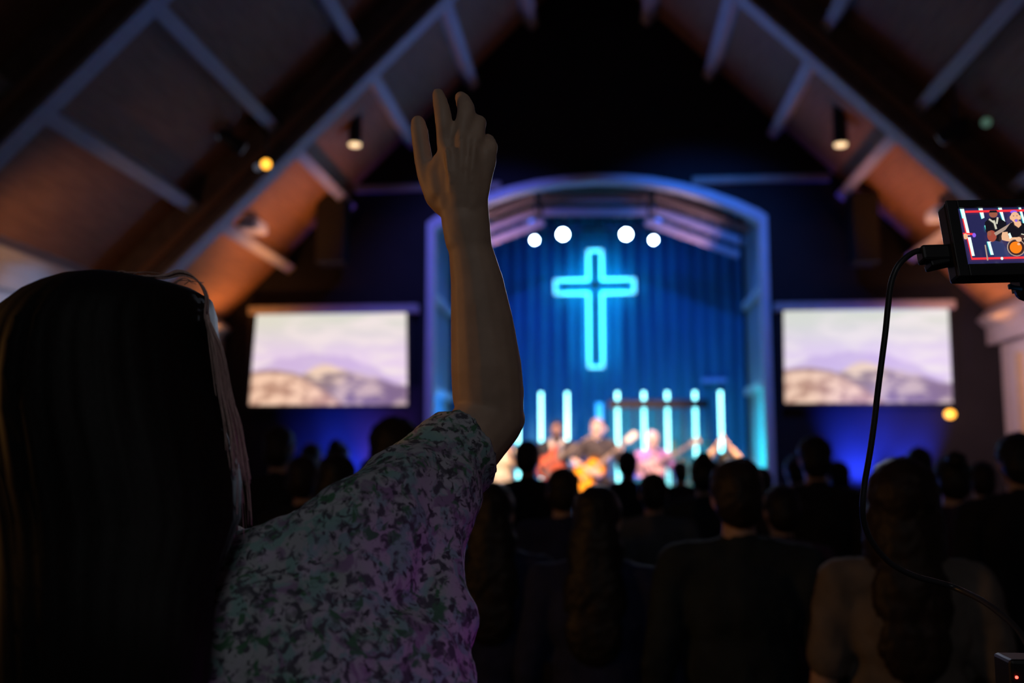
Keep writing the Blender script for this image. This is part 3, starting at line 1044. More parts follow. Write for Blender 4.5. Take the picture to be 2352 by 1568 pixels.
# the congregation, seen from behind
C_NAVY = cloth('navy_cloth', (.022, .027, .075))
C_BLACK = cloth('black_cloth', (.018, .018, .022))
C_GREY = cloth('grey_cloth', (.10, .11, .125))
C_TEAL = cloth('slate_cloth', (.022, .030, .036))
C_CREAM = cloth('pale_cloth', (.16, .135, .12))
C_BROWN = cloth('brown_cloth', (.07, .045, .035))
C_PURPLE = cloth('plum_cloth', (.05, .03, .06))
CROWD = [
    (644, 978, 5.5, 'short', C_BLACK, SK_C, 'person in black standing just past the long dark hair, against the dark wall'),
    (717, 1017, 8.3, 'short', C_BROWN, SK_C, 'person whose head shows small against the blue wall glow, nearer the long dark hair'),
    (777, 1014, 7.5, 'bun', C_PURPLE, SK_C, 'person whose head shows small against the middle of the blue wall glow'),
    (702, 1044, 4.75, 'short', C_BLACK, SK_C, 'dark person standing between the long dark hair and the broad head by the blouse'),
    (776, 1039, 4.2, 'long', C_BROWN, SK_C, 'long-haired dark person standing just beyond the floral shoulder'),
    (856, 1050, 6.4, 'short', C_BLACK, SK_C, 'person barely showing above the floral blouse under the blue glow'),
    (911, 958, 4.5, 'curly', C_BLACK, SK_B, 'tall person with round curly hair between the screen and the raised sleeve'),
    (1132, 1106, 3.5, 'long', C_NAVY, SK_C, 'short person in navy standing just beyond the raised elbow'),
    (1212, 1009, 6.7, 'short', C_BLACK, SK_C, 'tall dark person in front of the tube nearest the raised arm'),
    (1293, 1072, 4.7, 'short', C_NAVY, SK_C, 'dark person directly in front of the bass player'),
    (1372, 1113, 3.2, 'long', C_NAVY, SK_C, 'short long-haired person in navy below the acoustic guitar'),
    (1441, 1033, 8.2, 'short', C_BLACK, SK_C, 'dark person in front of the acoustic guitar headstock'),
    (1500, 1084, 5.4, 'short', C_GREY, SK_C, 'person in a grey top in front of the purple-shirted musician'),
    (1561, 1058, 10.2, 'short', C_BLACK, SK_C, 'small dark head in front of the drummer'),
    (1616, 1044, 5.9, 'bun', C_TEAL, SK_C, 'dark person below the tube at the end of the drum shield'),
    (1692, 1050, 3.08, 'short', C_TEAL, SK_C, 'broad-shouldered person in a slate top standing nearest behind the aisle middle'),
    (1745, 1072, 6.6, 'short', C_BROWN, SK_C, 'person in brown in front of the cyan-lit stage side'),
    (1792, 1113, 4.3, 'short', C_PURPLE, SK_C, 'short person in plum before the post between stage and blue glow'),
    (1824, 1046, 8.0, 'bun', C_BLACK, SK_C, 'small dark head beside the tall person before the blue glow'),
    (1869, 998, 5.4, 'short', C_BLACK, SK_C, 'tall short-haired person with showing ears before the blue glow'),
    (1921, 1057, 7.2, 'short', C_BROWN, SK_C, 'person whose head meets the blue glow beside the hanging cable'),
    (2066, 1046, 2.85, 'big', C_CREAM, SK_C, 'person with very full hair and a pale top in front of the cable loop'),
    (2108, 1026, 7.4, 'short', C_BLACK, SK_C, 'person whose head shows just above the very full hair'),
    (2183, 1044, 4.9, 'bun', C_PURPLE, SK_C, 'dark person below the amber wall lamp'),
    (2252, 1058, 6.3, 'short', C_BLACK, SK_C, 'dark person in front of the edge of the pale side wall'),
    (2334, 992, 4.4, 'short', C_BLACK, SK_C, 'tall person in front of the pale side wall at the picture edge'),
]
for i, (px, py, Y, hr, tp, sk, lab) in enumerate(CROWD):
    rz = random.uniform(-.15, .15)
    person(px, py, Y, 0.0, lab, sk, hr, H_BLACK if i % 3 else H_BROWN, tp, rz=rz, group='congregation', sleeve='short' if i % 4 == 1 else 'long', voxel=.011 if Y < 6 else .014,
           wide=1.05 if 1600 < px < 1700 and Y < 3.5 else 1.0)
# one with both hands together overhead
person(1663, 1036, 10.7, 0.0, 'person holding both hands together overhead below the outermost tube', SK_A, 'short', H_BLACK, C_BLACK, group='congregation', voxel=.011, sleeve='short',
       arms={1: dict(sh=(.19, .02, 1.47), el=(.185, .12, 1.66), wr=(.075, .10, 1.80), d=(-.55, .1, 1), n=(1, 0, .5), th=(0, -1, 0), curl=.1),
             -1: dict(sh=(-.19, .02, 1.47), el=(-.185, .12, 1.66), wr=(-.075, .10, 1.80), d=(.55, .1, 1), n=(-1, 0, .5), th=(0, -1, 0), curl=.1)})

# ------------------------------------------------------------------ the band, facing us
ST = 0.5
PI = math.pi
bass_player, kb = person(1279, 965, 13.15, ST, 'bass player in a black jacket with a cream scarf, between two lit tubes', SK_B, 'short', H_BLACK, cloth('black_jacket', (.035, .033, .035)), rz=PI,
                         face=True, voxel=.009, group='band', beard=True,
                         arms={1: dict(el=(.30, .06, 1.16), wr=(.15, .24, 1.06), d=(-1, .2, -.2), n=(0, 1, .2), th=(0, .1, 1), curl=.5),
                               -1: dict(el=(-.32, .10, 1.16), wr=(-.36, .32, 1.27), d=(-.2, .3, .8), n=(-1, .1, 0), th=(0, 1, 0), curl=.9)})
mb = MB()
for s in (1, -1):
    mb.tube([(s * .075, -.03, 1.49), (s * .075, .07, 1.46), (s * .05, .135, 1.40), (s * .03, .150, 1.28), (s * .035, .150, 1.12)], [.03, .032, .034, .034, .03], 10, flat=.6)
mb.build('scarf', cloth('cream_scarf', (.55, .47, .36)), bass_player, smooth=True)
singer, ks = person(1372, 960, 12.5, ST, 'singer in a black tee playing an acoustic guitar in the middle of the stage', SK_A, 'short', mat('shaved_hair', (.30, .19, .14), .7, .2, 60), cloth('charcoal_tee', (.055, .045, .042)),
                    rz=PI, face=True, voxel=.009, sleeve='short', group='band',
                    arms={1: dict(sh=(.19, .03, 1.41), el=(.30, .12, 1.22), wr=(.10, .30, 1.10), d=(-1, .1, -.35), n=(0, 1, .2), th=(0, .1, 1), curl=.45),
                          -1: dict(el=(-.31, .10, 1.15), wr=(-.30, .31, 1.27), d=(-.1, .3, .8), n=(-1, .1, 0), th=(0, 1, 0), curl=.9)})
purple, kp = person(1498, 989, 12.6, ST, 'fair-haired musician in a purple shirt playing a pale electric guitar', SK_A, 'short', mat('fair_hair', (.62, .50, .52), .6, .2, 40), cloth('purple_shirt', (.42, .20, .42)),
                    rz=PI, face=True, voxel=.009, group='band', legs=cloth('plum_trousers', (.12, .05, .13)),
                    arms={1: dict(el=(.28, .10, 1.18), wr=(.08, .26, 1.12), d=(-1, .1, -.2), n=(0, 1, .2), th=(0, .1, 1), curl=.5),
                          -1: dict(el=(-.31, .12, 1.16), wr=(-.36, .32, 1.24), d=(-.2, .3, .8), n=(-1, .1, 0), th=(0, 1, 0), curl=.9)})
drummer, kd = person(1545, 1008, 14.16, .66, 'seated drummer behind the clear shield', SK_B, 'short', H_BLACK, cloth('grey_tee', (.10, .10, .11)), rz=PI, face=True, voxel=.010, sit=.36, sleeve='short', group='band',
                     arms={1: dict(el=(.28, .10, 1.16), wr=(.16, .30, 1.10), d=(-.3, 1, 0), n=(0, 0, 1), th=(-1, 0, 0), curl=.8),
                           -1: dict(el=(-.28, .10, 1.16), wr=(-.16, .30, 1.10), d=(.3, 1, 0), n=(0, 0, 1), th=(1, 0, 0), curl=.8)})
vocalist, kv = person(1151, 985, 12.4, ST, 'singer in a cream top with a microphone, mostly hidden behind the raised elbow', SK_A, 'long', H_BROWN, cloth('cream_top', (.62, .54, .42)), rz=PI, face=True, voxel=.009, group='band',
                      sleeve='short', arms={-1: dict(el=(-.27, .12, 1.22), wr=(-.12, .26, 1.44), d=(.35, .05, .9), n=(-.6, .6, 0), th=(0, -.6, .6), curl=1.2)})


def guitar(org, ang, label, c_body, c_edge, acoustic=True, scale=1.0, head=None, pale_neck=False):
    """built in the plane facing the room; neck runs along +u, ang is its rise"""
    org = Vector(org)
    e = empty('acoustic_guitar' if acoustic else 'electric_guitar', org, label, 'guitar')
    u = Vector((math.cos(ang), 0, math.sin(ang)))
    v = Vector((-math.sin(ang), 0, math.cos(ang)))
    W = lambda a, b, y: org + u * a * scale + v * b * scale + Vector((0, y * scale, 0))
    th = .10 if acoustic else .045
    prof = [(-.25, 0), (-.245, .08), (-.21, .15), (-.14, .19), (-.07, .185), (0, .145), (.05, .125), (.10, .128), (.16, .14), (.21, .12), (.235, .06), (.24, 0)] if acoustic else \
        [(-.20, 0), (-.19, .07), (-.15, .13), (-.08, .155), (0, .12), (.07, .11), (.13, .14), (.20, .165), (.22, .14), (.17, .09), (.14, .05), (.135, 0)]
    out = prof + [(a, -b) for a, b in prof[-2:0:-1]]
    if not acoustic:
        out = [(a - (.05 if (b < -.1 and a > .1) else 0), b) for a, b in out]
    mb = MB(org)
    rings = []
    for y, q in ((-th / 2, .975), (-th / 2 + .008, 1.0), (th / 2 - .008, 1.0), (th / 2, .975)):
        rings.append([W(a * q, b * q, y) for a, b in out])
    mb.mi = 1
    mb.loft(rings)
    mb.build('body', [c_body, c_edge], e, smooth=False)
    mb = MB(org)
    mb.prism([W(a * .84 - .008, b * .84, -th / 2 - .001) for a, b in out], (0, -.003, 0))
    mb.build('top_face', c_body, e)
    if acoustic:
        MB(org).tube([W(.06, 0, -th / 2 - .0045), W(.06, 0, -th / 2 - .0075)], .048 * scale, 20).build('sound_hole', M_black, e)
        MB(org).prism([W(.0, -.03, -th / 2 - .0045), W(.06, -.055, -th / 2 - .0045), (W(.10, -.085, -th / 2 - .0045)), W(.03, -.12, -th / 2 - .0045), W(-.03, -.10, -th / 2 - .0045)], (0, -.003, 0)).build('pickguard', M_black, e)
    else:
        for a in (-.06, .03):
            MB(org).prism([W(a - .015, -.04, -th / 2 - .0045), W(a + .015, -.04, -th / 2 - .0045), W(a + .015, .04, -th / 2 - .0045), W(a - .015, .04, -th / 2 - .0045)], (0, -.008, 0)).build('pickup', M_black, e)
    MB(org).prism([W(-.125, -.06, -th / 2 - .0045), W(-.10, -.06, -th / 2 - .0045), W(-.10, .06, -th / 2 - .0045), W(-.125, .06, -th / 2 - .0045)], (0, -.010, 0)).build('bridge', mat('dark_rosewood', (.05, .03, .02), .5), e)
    n0, n1 = (.10, .60) if acoustic else (.12, .66)
    nm = mat('maple_neck', (.50, .35, .20), .5, .1, 10) if pale_neck else mat('tan_neck', (.32, .20, .12), .5, .1, 10)
    MB(org).prism([W(n0, -.028, -th / 2 - .012), W(n1, -.022, -th / 2 - .012), W(n1, .022, -th / 2 - .012), W(n0, .028, -th / 2 - .012)], (0, .026, 0)).build('neck', nm, e, bevel=.004)
    MB(org).prism([W(n1, -.024, -th / 2 - .006), W(n1 + .04, -.038, -th / 2 - .004), W(n1 + .17, -.036, -th / 2 + .012), W(n1 + .17, .036, -th / 2 + .012), W(n1 + .04, .038, -th / 2 - .004), W(n1, .024, -th / 2 - .006)], (0, .016, 0)
                  ).build('headstock', head or nm, e, bevel=.003)
    for i in range(3):
        for s in (1, -1):
            a = n1 + .06 + .04 * i
            MB(org).tube([W(a, s * .036, -th / 2 + .012), W(a, s * .058, -th / 2 + .012)], [.006, .011], 8).build('tuning_peg', M_chrome, e, smooth=True)
    mb = MB(org)
    for i in range(6):
        b = (i - 2.5) * .0075
        mb.tube([W(-.112, b * 1.2, -th / 2 - .016), W(n1 + .03, b * .8, -th / 2 - .016)], .0012, 5)
    mb.build('strings', M_chrome, e)
    return e


Yg = 12.5 - .21
p = at(1351, 1088, Yg)
guitar(p, R(40), 'sunburst acoustic guitar with an orange top held by the middle singer', mat('sunburst_orange', (.95, .36, .02), .35, .15, 3), mat('dark_sunburst', (.12, .04, .015), .35, .2, 5), True, 1.0,
       mat('pale_headstock', (.85, .75, .60), .3))
Yg = 13.15 - .19
p = at(1261, 1066, Yg)
guitar(p, R(33), 'red electric bass held by the player in the black jacket', mat('red_lacquer', (.60, .13, .06), .3, .2, 5), mat('dark_red_lacquer', (.35, .06, .04), .3, .2, 5), False, 1.05, None, True)
Yg = 12.6 - .20
p = at(1493, 1075, Yg)
guitar(p, R(30), 'pale pink electric guitar held by the purple-shirted musician', mat('pale_pink_lacquer', (.72, .45, .45), .3, .2, 5), mat('pink_lacquer', (.6, .35, .38), .3, .2, 5), False, .85, None, True)


def mic_stand(px, py, Y, label):
    p = at(px, py, Y)
    e = empty('microphone_stand', (p.x + .18, Y - .03, ST), label, 'microphone stand')
    q = e.location
    MB(q).tube([q, q + Vector((0, 0, .02))], [.13, .12], 20).build('base', M_bmetal, e)
    MB(q).tube([q + Vector((0, 0, .02)), (q.x, q.y, p.z - .18)], .011, 10).build('pole', M_bmetal, e, smooth=True)
    MB(q).tube([(q.x + .12, q.y, p.z - .30), (q.x, q.y, p.z - .18), (p.x + .05, Y + .02, p.z - .05)], .008, 8).build('boom', M_bmetal, e, smooth=True)
    mb = MB(q)
    mb.tube([(p.x + .07, Y + .02, p.z - .06), (p.x + .01, Y + .02, p.z - .005)], [.012, .018], 12)
    mb.build('microphone_body', M_bmetal, e, smooth=True)
    MB(q).ell((p.x, Y + .02, p.z), .026, seg=14).build('microphone_head', M_chrome, e, smooth=True)
    return e


mic_stand(1374, 1006, 12.24, 'microphone stand with a boom in front of the middle singer')
mic_stand(1500, 1030, 12.30, 'microphone stand with a boom in front of the purple-shirted musician')
# hand-held microphone of the half-hidden singer
p = at(1172, 1030, 12.13)
e = empty('microphone', p, 'hand-held microphone with a red ring below the raised elbow', 'microphone')
MB(p).tube([p + Vector((.03, .02, -.12)), p], [.014, .019], 12).build('handle', M_bmetal, e, smooth=True)
MB(p).tube([p + Vector((.003, .002, -.012)), p], .024, 12).build('ring', mat('red_ring', (.6, .03, .06), .4), e, smooth=True)
MB(p).ell(p + Vector((-.005, 0, .02)), .028, seg=14).build('grille_head', M_chrome, e, smooth=True)
# drummer's riser, stool, snare and cymbal
xd = drummer.location.x
struct('floor_drum_riser', MB((xd, 14.1, .5)).box(xd - .62, xd + .62, 13.70, 14.36, .5, .66), M_stage)
e = empty('drum_stool', (xd, 14.16, .66), 'round black drum stool under the drummer', 'stool')
zs_ = .66 + .39 * kd
MB(e.location).tube([(xd, 14.16, zs_ - .06), (xd, 14.16, zs_)], .16, 20).build('seat', M_black, e, bevel=.015)
MB(e.location).tube([(xd, 14.16, .70), (xd, 14.16, zs_ - .06)], .02, 10).build('post', M_bmetal, e)
for a in range(3):
    an = a * 2.094 + .5
    MB(e.location).tube([(xd, 14.16, .85), (xd + .18 * math.cos(an), 14.16 + .16 * math.sin(an), .665)], .011, 6).build('leg', M_bmetal, e)
p = at(1624, 1019, 13.85)
e = empty('cymbal_stand', (p.x, 13.85, .66), 'thin cymbal on a stand crossing the tube at the end of the drum shield', 'cymbal')
MB(e.location).tube([(p.x, 13.85, p.z), (p.x, 13.85, p.z + .008), (p.x, 13.85, p.z + .03)], [.17, .15, .03], 24).build('cymbal', mat('brass', (.30, .22, .08), .3, .1, 20, metal=.9), e, smooth=True)
MB(e.location).tube([(p.x, 13.85, .70), (p.x, 13.85, p.z + .04)], .011, 8).build('pole', M_bmetal, e)
for a in range(3):
    an = a * 2.094
    MB(e.location).tube([(p.x, 13.85, .95), (p.x + .2 * math.cos(an), 13.85 + .2 * math.sin(an), .668)], .009, 6).build('leg', M_bmetal, e)

# ------------------------------------------------------------------ the woman with the raised arm
RIS = 0.15


def A3(px, py, Y):
    return at(px, py, Y)


def rp(r, Y):
    return r * Y / FPX


base = A3(330, 1500, 1.0)
base = Vector((base.x, 1.0, RIS))
woman = empty('person', base, 'long-haired woman in a floral blouse raising one hand, seen close from behind', 'person')
mb = MB(base)


def chp(pts, seg=16):
    """limb through photograph points: (px, py, Y, radius in px)"""
    mb.chain([A3(x, y, Y) for x, y, Y, r in pts], [rp(r, Y) for x, y, Y, r in pts], seg)


# upper arm, elbow, forearm
shoulder = A3(800, 1235, 1.0)
chp([(805, 1240, 1.0, 104), (935, 1135, 1.08, 98), (1055, 1042, 1.155, 85), (1128, 962, 1.185, 76)])
mb.ell(A3(1166, 962, 1.195), rp(42, 1.19), seg=14)
chp([(1128, 955, 1.185, 76), (1121, 905, 1.185, 84), (1117, 845, 1.18, 83), (1107, 740, 1.175, 74), (1096, 650, 1.17, 63), (1080, 570, 1.165, 52), (1066, 510, 1.16, 50)])
# wrist: wider than it is deep
for x in (1050, 1066, 1084):
    chp([(1075 + (x - 1066) * .5, 552, 1.162, 47), (1068 + (x - 1066) * .85, 505, 1.16, 43), (x - 1, 455, 1.16, 40)])
# back of the hand
chp([(1030, 470, 1.155, 27), (1032, 420, 1.15, 25), (1024, 335, 1.145, 21)])
chp([(1055, 470, 1.15, 30), (1055, 400, 1.142, 27), (1060, 318, 1.14, 20)])
chp([(1082, 470, 1.15, 29), (1086, 400, 1.143, 26), (1091, 325, 1.142, 19)])
chp([(1098, 470, 1.155, 22), (1108, 410, 1.15, 23), (1124, 350, 1.148, 17.5)])
chp([(1060, 440, 1.165, 40), (1070, 370, 1.165, 34), (1085, 350, 1.165, 30)])
chp([(1104, 460, 1.155, 16), (1115, 410, 1.152, 17), (1127, 365, 1.15, 16)])
chp([(1098, 450, 1.150, 18), (1106, 400, 1.147, 19), (1114, 360, 1.146, 18)])
# thumb with its ball
chp([(1018, 470, 1.165, 27.8), (1003, 452, 1.165, 28.9), (984, 405, 1.165, 26.8), (973, 368, 1.165, 23.0), (966, 322, 1.163, 21.4), (963, 300, 1.162, 21.9), (960, 282, 1.162, 18.7)])
chp([(1010, 440, 1.155, 25.7), (1000, 395, 1.155, 21.4), (1012, 370, 1.15, 21.4)])
# index, middle, ring and little finger
chp([(1024, 335, 1.145, 22.5), (1020, 290, 1.14, 20.9), (1017, 262, 1.14, 21.4), (1011, 234, 1.145, 18.7), (1006, 216, 1.15, 15.5)])
chp([(1060, 318, 1.14, 21.4), (1069, 270, 1.142, 21.4), (1071, 250, 1.148, 21.9), (1064, 232, 1.165, 19.3), (1058, 223, 1.178, 15.0)])
chp([(1091, 325, 1.142, 20.3), (1099, 290, 1.15, 18.7), (1101, 282, 1.158, 18.7), (1098, 285, 1.178, 16.6), (1094, 296, 1.192, 13.9)])
chp([(1124, 350, 1.148, 18.7), (1129, 338, 1.15, 16.6), (1124, 322, 1.165, 13.9), (1120, 317, 1.176, 11.8)])
# knuckles
for x, y, Y in ((1024, 332, 1.132), (1060, 316, 1.128), (1091, 324, 1.130), (1122, 348, 1.138)):
    mb.ell(A3(x, y, Y + .006), rp(14, Y), seg=10)
# tendons on the back of the hand
for (xa, ya), (xb, yb) in (((1036, 440), (1026, 345)), ((1058, 440), (1060, 330)), ((1080, 440), (1089, 338))):
    mb.chain([A3(xa, ya, 1.136), A3((xa + xb) / 2, (ya + yb) / 2, 1.1305), A3(xb, yb, 1.1295)], [.003, .0035, .004], 8)
# torso, head, legs, other arm
tc = A3(400, 1560, 1.0)
X0, Y0 = tc.x, 1.0
hc = A3(245, 905, .985)
mb.ell((X0, Y0, RIS + 1.27), (.175, .115, .18))
mb.ell((X0, Y0, RIS + 1.08), (.150, .105, .18))
mb.ell((X0, Y0, RIS + .92), (.185, .125, .15))
neck = Vector((hc.x + .02, .995, hc.z - .11))
mb.chain([(X0 - .03, Y0, RIS + 1.38), neck], [.065, .052])
mb.chain([(X0 - .02, Y0, RIS + 1.37), shoulder], [.035, rp(80, 1.0)])
mb.ell(hc, (.075, .095, .113))
mb.ell(hc + Vector((0, .032, -.065)), (.055, .062, .062))
mb.ell(hc + Vector((0, .098, -.02)), (.012, .018, .022))
for s in (1, -1):
    mb.ell(hc + Vector((s * .069, 0, -.01)), (.010, .018, .03))
ls = Vector((X0 - .20, Y0, RIS + 1.36))
lw = ls + Vector((-.05, .06, -.52))
mb.chain([(X0 - .05, Y0, RIS + 1.37), ls, ls + Vector((-.05, -.02, -.29)), lw], [.06, .058, .042, .028])
hand(mb, lw, (0, .12, -1), (-1, 0, 0), (0, 1, 0), .95, .45)
for s in (1, -1):
    mb.chain([(X0 + s * .09, Y0, RIS + .86), (X0 + s * .10, Y0 + .02, RIS + .48), (X0 + s * .10, Y0 - .02, RIS + .34), (X0 + s * .105, Y0 - .01, RIS + .08)], [.088, .058, .056, .036])
    mb.ell((X0 + s * .105, Y0 + .05, RIS + .045), (.038, .10, .036))
mb.build('body', skin_mat('warm_skin', (.50, .34, .25)), woman, voxel=.0032, smooth_it=5)
# nails on thumb, index and middle finger are turned away; the blouse
mb = MB(base)
mb.tube([A3(800, 1235, 1.0), A3(925, 1133, 1.075), A3(1010, 1070, 1.13), A3(1064, 1032, 1.16)], [rp(128, 1.0), rp(116, 1.07), rp(106, 1.13), rp(102, 1.16)], 28)
chp([(800, 1235, 1.0, 128), (650, 1332, .99, 140), (520, 1430, .99, 165), (380, 1460, .99, 160)], 22)
# cloth hanging from the raised sleeve down the side
chp([(1022, 1128, 1.10, 93), (985, 1215, 1.07, 92), (968, 1300, 1.05, 98), (975, 1345, 1.04, 94), (985, 1415, 1.03, 103), (962, 1490, 1.02, 92), (950, 1570, 1.02, 100), (930, 1680, 1.02, 110)], 22)
chp([(880, 1210, 1.03, 120), (830, 1340, 1.02, 160), (800, 1500, 1.01, 190), (760, 1680, 1.01, 230)], 22)
mb.ell((X0 + .06, Y0, RIS + 1.24), (.26, .135, .20))
mb.ell((X0 + .02, Y0, RIS + 1.08), (.24, .135, .22))
mb.ell((X0 + .0, Y0, RIS + .92), (.23, .145, .14))
mb.chain([(X0 - .05, Y0, RIS + 1.38), ls, ls.lerp(ls + Vector((-.05, -.02, -.29)), .8)], [.08, .082, .075])
# collar point beside the hair
mb.chain([A3(560, 1300, .965, ), A3(492, 1287, .93)], [rp(36, .965), rp(14, .93)], 12)
mb.build('blouse', floral_mat(), woman, voxel=.006, smooth_it=5, folds=((.07, .020), (.025, .006)))
mb = MB(base)
mb.ell((X0, Y0, RIS + .84), (.20, .135, .14))
for s in (1, -1):
    mb.chain([(X0 + s * .09, Y0, RIS + .84), (X0 + s * .10, Y0 + .02, RIS + .48), (X0 + s * .105, Y0, RIS + .09)], [.105, .078, .062])
mb.build('trousers', M_jeans, woman, voxel=.012, smooth_it=4, folds=((.06, .012),))
for s in (1, -1):
    mb = MB(base)
    cx = X0 + s * .105
    mb.loft([[(cx + math.cos(t) * .045 * q, Y0 + .045 + math.sin(t) * .125 * q, RIS + z) for t in (2 * math.pi * i / 14 for i in range(14))] for z, q in ((0, .97), (.03, 1), (.05, .9), (.075, .62))])
    mb.build('shoe', M_shoe, woman, smooth=True)

# hair: one mass falling down the back, combed into locks, and loose strands
ROWS = [(622, 205, 300, .985, .03), (628, 150, 372, .985, .06), (640, 115, 440, .985, .085), (656, 84, 472, .985, .100), (690, 46, 481, .98, .112), (735, 12, 483, .98, .118), (790, -12, 496, .975, .120),
        (860, -32, 510, .965, .118), (940, -48, 522, .95, .112), (1020, -54, 533, .935, .10), (1110, -58, 545, .92, .09), (1190, -60, 545, .905, .075), (1260, -62, 520, .885, .062), (1330, -62, 492, .86, .050),
        (1420, -62, 484, .845, .045), (1520, -62, 478, .84, .042), (1640, -55, 470, .84, .040), (1760, -40, 452, .84, .036), (1860, -10, 420, .84, .028), (1920, 60, 350, .84, .015)]
NS = 96
rings = []
for py, l, r_, Yc, dp in ROWS:
    c = (A3(l, py, Yc) + A3(r_, py, Yc)) / 2
    c.z = CAM.z + (c.z - CAM.z) * ((Yc - .7 * dp) / Yc if py < 1068 else 1)
    hw = (A3(r_, py, Yc).x - A3(l, py, Yc).x) / 2
    ring = []
    for k in range(NS):
        t = 2 * math.pi * k / NS
        lock = 1 + (.018 * math.sin(k * 2.1 + py * .004) + .02 * noise.noise((k * .35, py * .004, 2.0))) * min(1, (py - 615) / 120)
        ring.append(c + Vector((math.cos(t) * hw * (1 + (lock - 1) * .4), math.sin(t) * dp * lock, 0)))
    rings.append(ring)
mb = MB(base)
mb.loft(rings)
hair = mb.build('hair', mat('dark_brown_hair', (.007, .0055, .005), .6, .5, 60, stretch=(10, 10, .5), spec=.15), woman, smooth=True)
rnd = random.Random(3)
mb = MB(base)
H_EDGE = mat('backlit_hair_strands', (.55, .38, .35), .5, .3, 60, stretch=(10, 10, .5), spec=.3)  # back light put into the colour; the hair itself is dark


def strand(pts, r=.0007):
    """smooth strand through photograph points"""
    P = [A3(*p) for p in pts]
    out = []
    for i in range(len(P) - 1):
        p0, p1, p2, p3 = P[max(i - 1, 0)], P[i], P[i + 1], P[min(i + 2, len(P) - 1)]
        for s in range(4):
            t = s / 4
            out.append(.5 * ((2 * p1) + (p2 - p0) * t + (2 * p0 - 5 * p1 + 4 * p2 - p3) * t * t + (3 * p1 - p0 - 3 * p2 + p3) * t ** 3))
    out.append(P[-1])
    mb.tube(out, [r * (1 - .5 * i / len(out)) for i in range(len(out))], 4)


for i in range(150):
    f = rnd.random() ** 1.3
    j = rnd.uniform(-6, 6)
    Yb = rnd.uniform(.93, 1.02)
    full = [(476 + j * .5, 730 + rnd.uniform(-8, 20), Yb), (487 + f * 22 + j, 800, Yb), (500 + f * 30 + j, 900, Yb), (514 + f * 44 + j, 1000 + rnd.uniform(-25, 25), Yb - .01),
            (520 + f * 52 + j * 1.6, 1085 + rnd.uniform(-30, 30), Yb - .02), (524 + f * 50 + j * 3, 1180 + rnd.uniform(-40, 60), Yb - .03)]
    strand(full[:rnd.choice((4, 5, 5, 6))], rnd.uniform(.0004, .0010))
for i in range(26):
    j = rnd.uniform(-7, 7)
    Yb = rnd.uniform(.95, 1.0)
    strand([(300 + j * 6, 632, Yb), (372 + j, 636 + j * .5, Yb), (415 + j, 626 + j, Yb), (452 + j, 642 + j, Yb), (474 + j * .6, 680, Yb), (474 + j, 730, Yb), (492 + j, 775, Yb)], rnd.uniform(.0005, .0009))
for i in range(24):
    x = rnd.uniform(60, 440)
    Yb = rnd.uniform(.94, 1.0)
    y0_ = 655 - 30 * math.exp(-((x - 260) / 140) ** 2)
    strand([(x, y0_ + 6, Yb), (x + rnd.uniform(10, 30), y0_ - rnd.uniform(0, 6), Yb), (x + rnd.uniform(40, 70), y0_ + rnd.uniform(0, 10), Yb)], .0005)
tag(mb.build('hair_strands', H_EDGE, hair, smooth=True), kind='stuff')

# ------------------------------------------------------------------ video monitor on its stand
Ym = 1.15
TL = at(2171, 461, Ym)
U = Vector((1, .094, .025)).normalized()
Vd = Vector((.044, -.2, -1)).normalized()
Nn = U.cross(Vd).normalized()      # points away from the viewer
if Nn.y < 0:
    Nn = -Nn
mon = empty('video_monitor', TL + U * .085 + Vd * .05, 'small black camera monitor showing two lit guitar players', 'monitor')
O = mon.location
MXm = Matrix((U, Nn, -Vd)).transposed()
mb = MB(O)
mb.hexa(TL + U * .085 + Vd * .04675 + Nn * .014, (.170, .024, .0935), MXm)
mb.build('body', M_black, mon, bevel=.004)
mb = MB(O)
for u0, u1, v0, v1 in ((0, .0125, 0, .0935), (.157, .170, 0, .0935), (.0125, .157, 0, .0095), (.0125, .157, .0788, .0935)):
    mb.hexa(TL + U * (u0 + u1) / 2 + Vd * (v0 + v1) / 2 + Nn * .0005, (u1 - u0, .004, v1 - v0), MXm)
mb.build('bezel', M_black, mon, bevel=.001)
PXU = FPX / Ym * .967
PXV = 172 / .0935


def S(X, Y, lay):
    """a point of the picture on the screen"""
    px, py = 2050 + X / 6.03, 420 + Y / 6.03
    v = (py - 461) / PXV
    u = (px - (2171 + (py - 461) * .12)) / PXU
    u = max(.0125, min(.157, u))
    v = max(.0095, min(.0788, v))
    return TL + U * u + Vd * v + Nn * (.0018 - .00012 * lay)


scr_cols = {'navy': (.020, .020, .085), 'red': (1.0, .035, .045), 'tube': (.80, 1.0, .92), 'aqua': (.10, .9, .75), 'black': (.008, .007, .012), 'skin': (.85, .48, .28), 'brown': (.33, .10, .06),
            'cream': (.62, .60, .48), 'orange': (1.0, .22, .01), 'dark': (.05, .02, .02), 'wood': (.42, .30, .24), 'bass': (.36, .07, .045), 'violet': (.28, .12, .85), 'jeans': (.03, .04, .13), 'glow': (.55, .60, .85)}
names = list(scr_cols)
smats = [mat('screen_' + n, c, .3, 0, 5, emit=1.0, ecol=c) for n, c in scr_cols.items()]
mb = MB(O)
lay = [0]


def poly(cn, pts):
    lay[0] += 1
    mb.mi = names.index(cn)
    mb.quad([S(x, y, lay[0]) for x, y in pts])


def elli(cn, x, y, rx, ry, n=20):
    poly(cn, [(x + rx * math.cos(2 * math.pi * i / n), y + ry * math.sin(2 * math.pi * i / n)) for i in range(n)])


def thick(cn, a, b, wd):
    dx, dy = b[0] - a[0], b[1] - a[1]
    L_ = math.hypot(dx, dy)
    nx, ny = -dy / L_ * wd / 2, dx / L_ * wd / 2
    poly(cn, [(a[0] + nx, a[1] + ny), (b[0] + nx, b[1] + ny), (b[0] - nx, b[1] - ny), (a[0] - nx, a[1] - ny)])


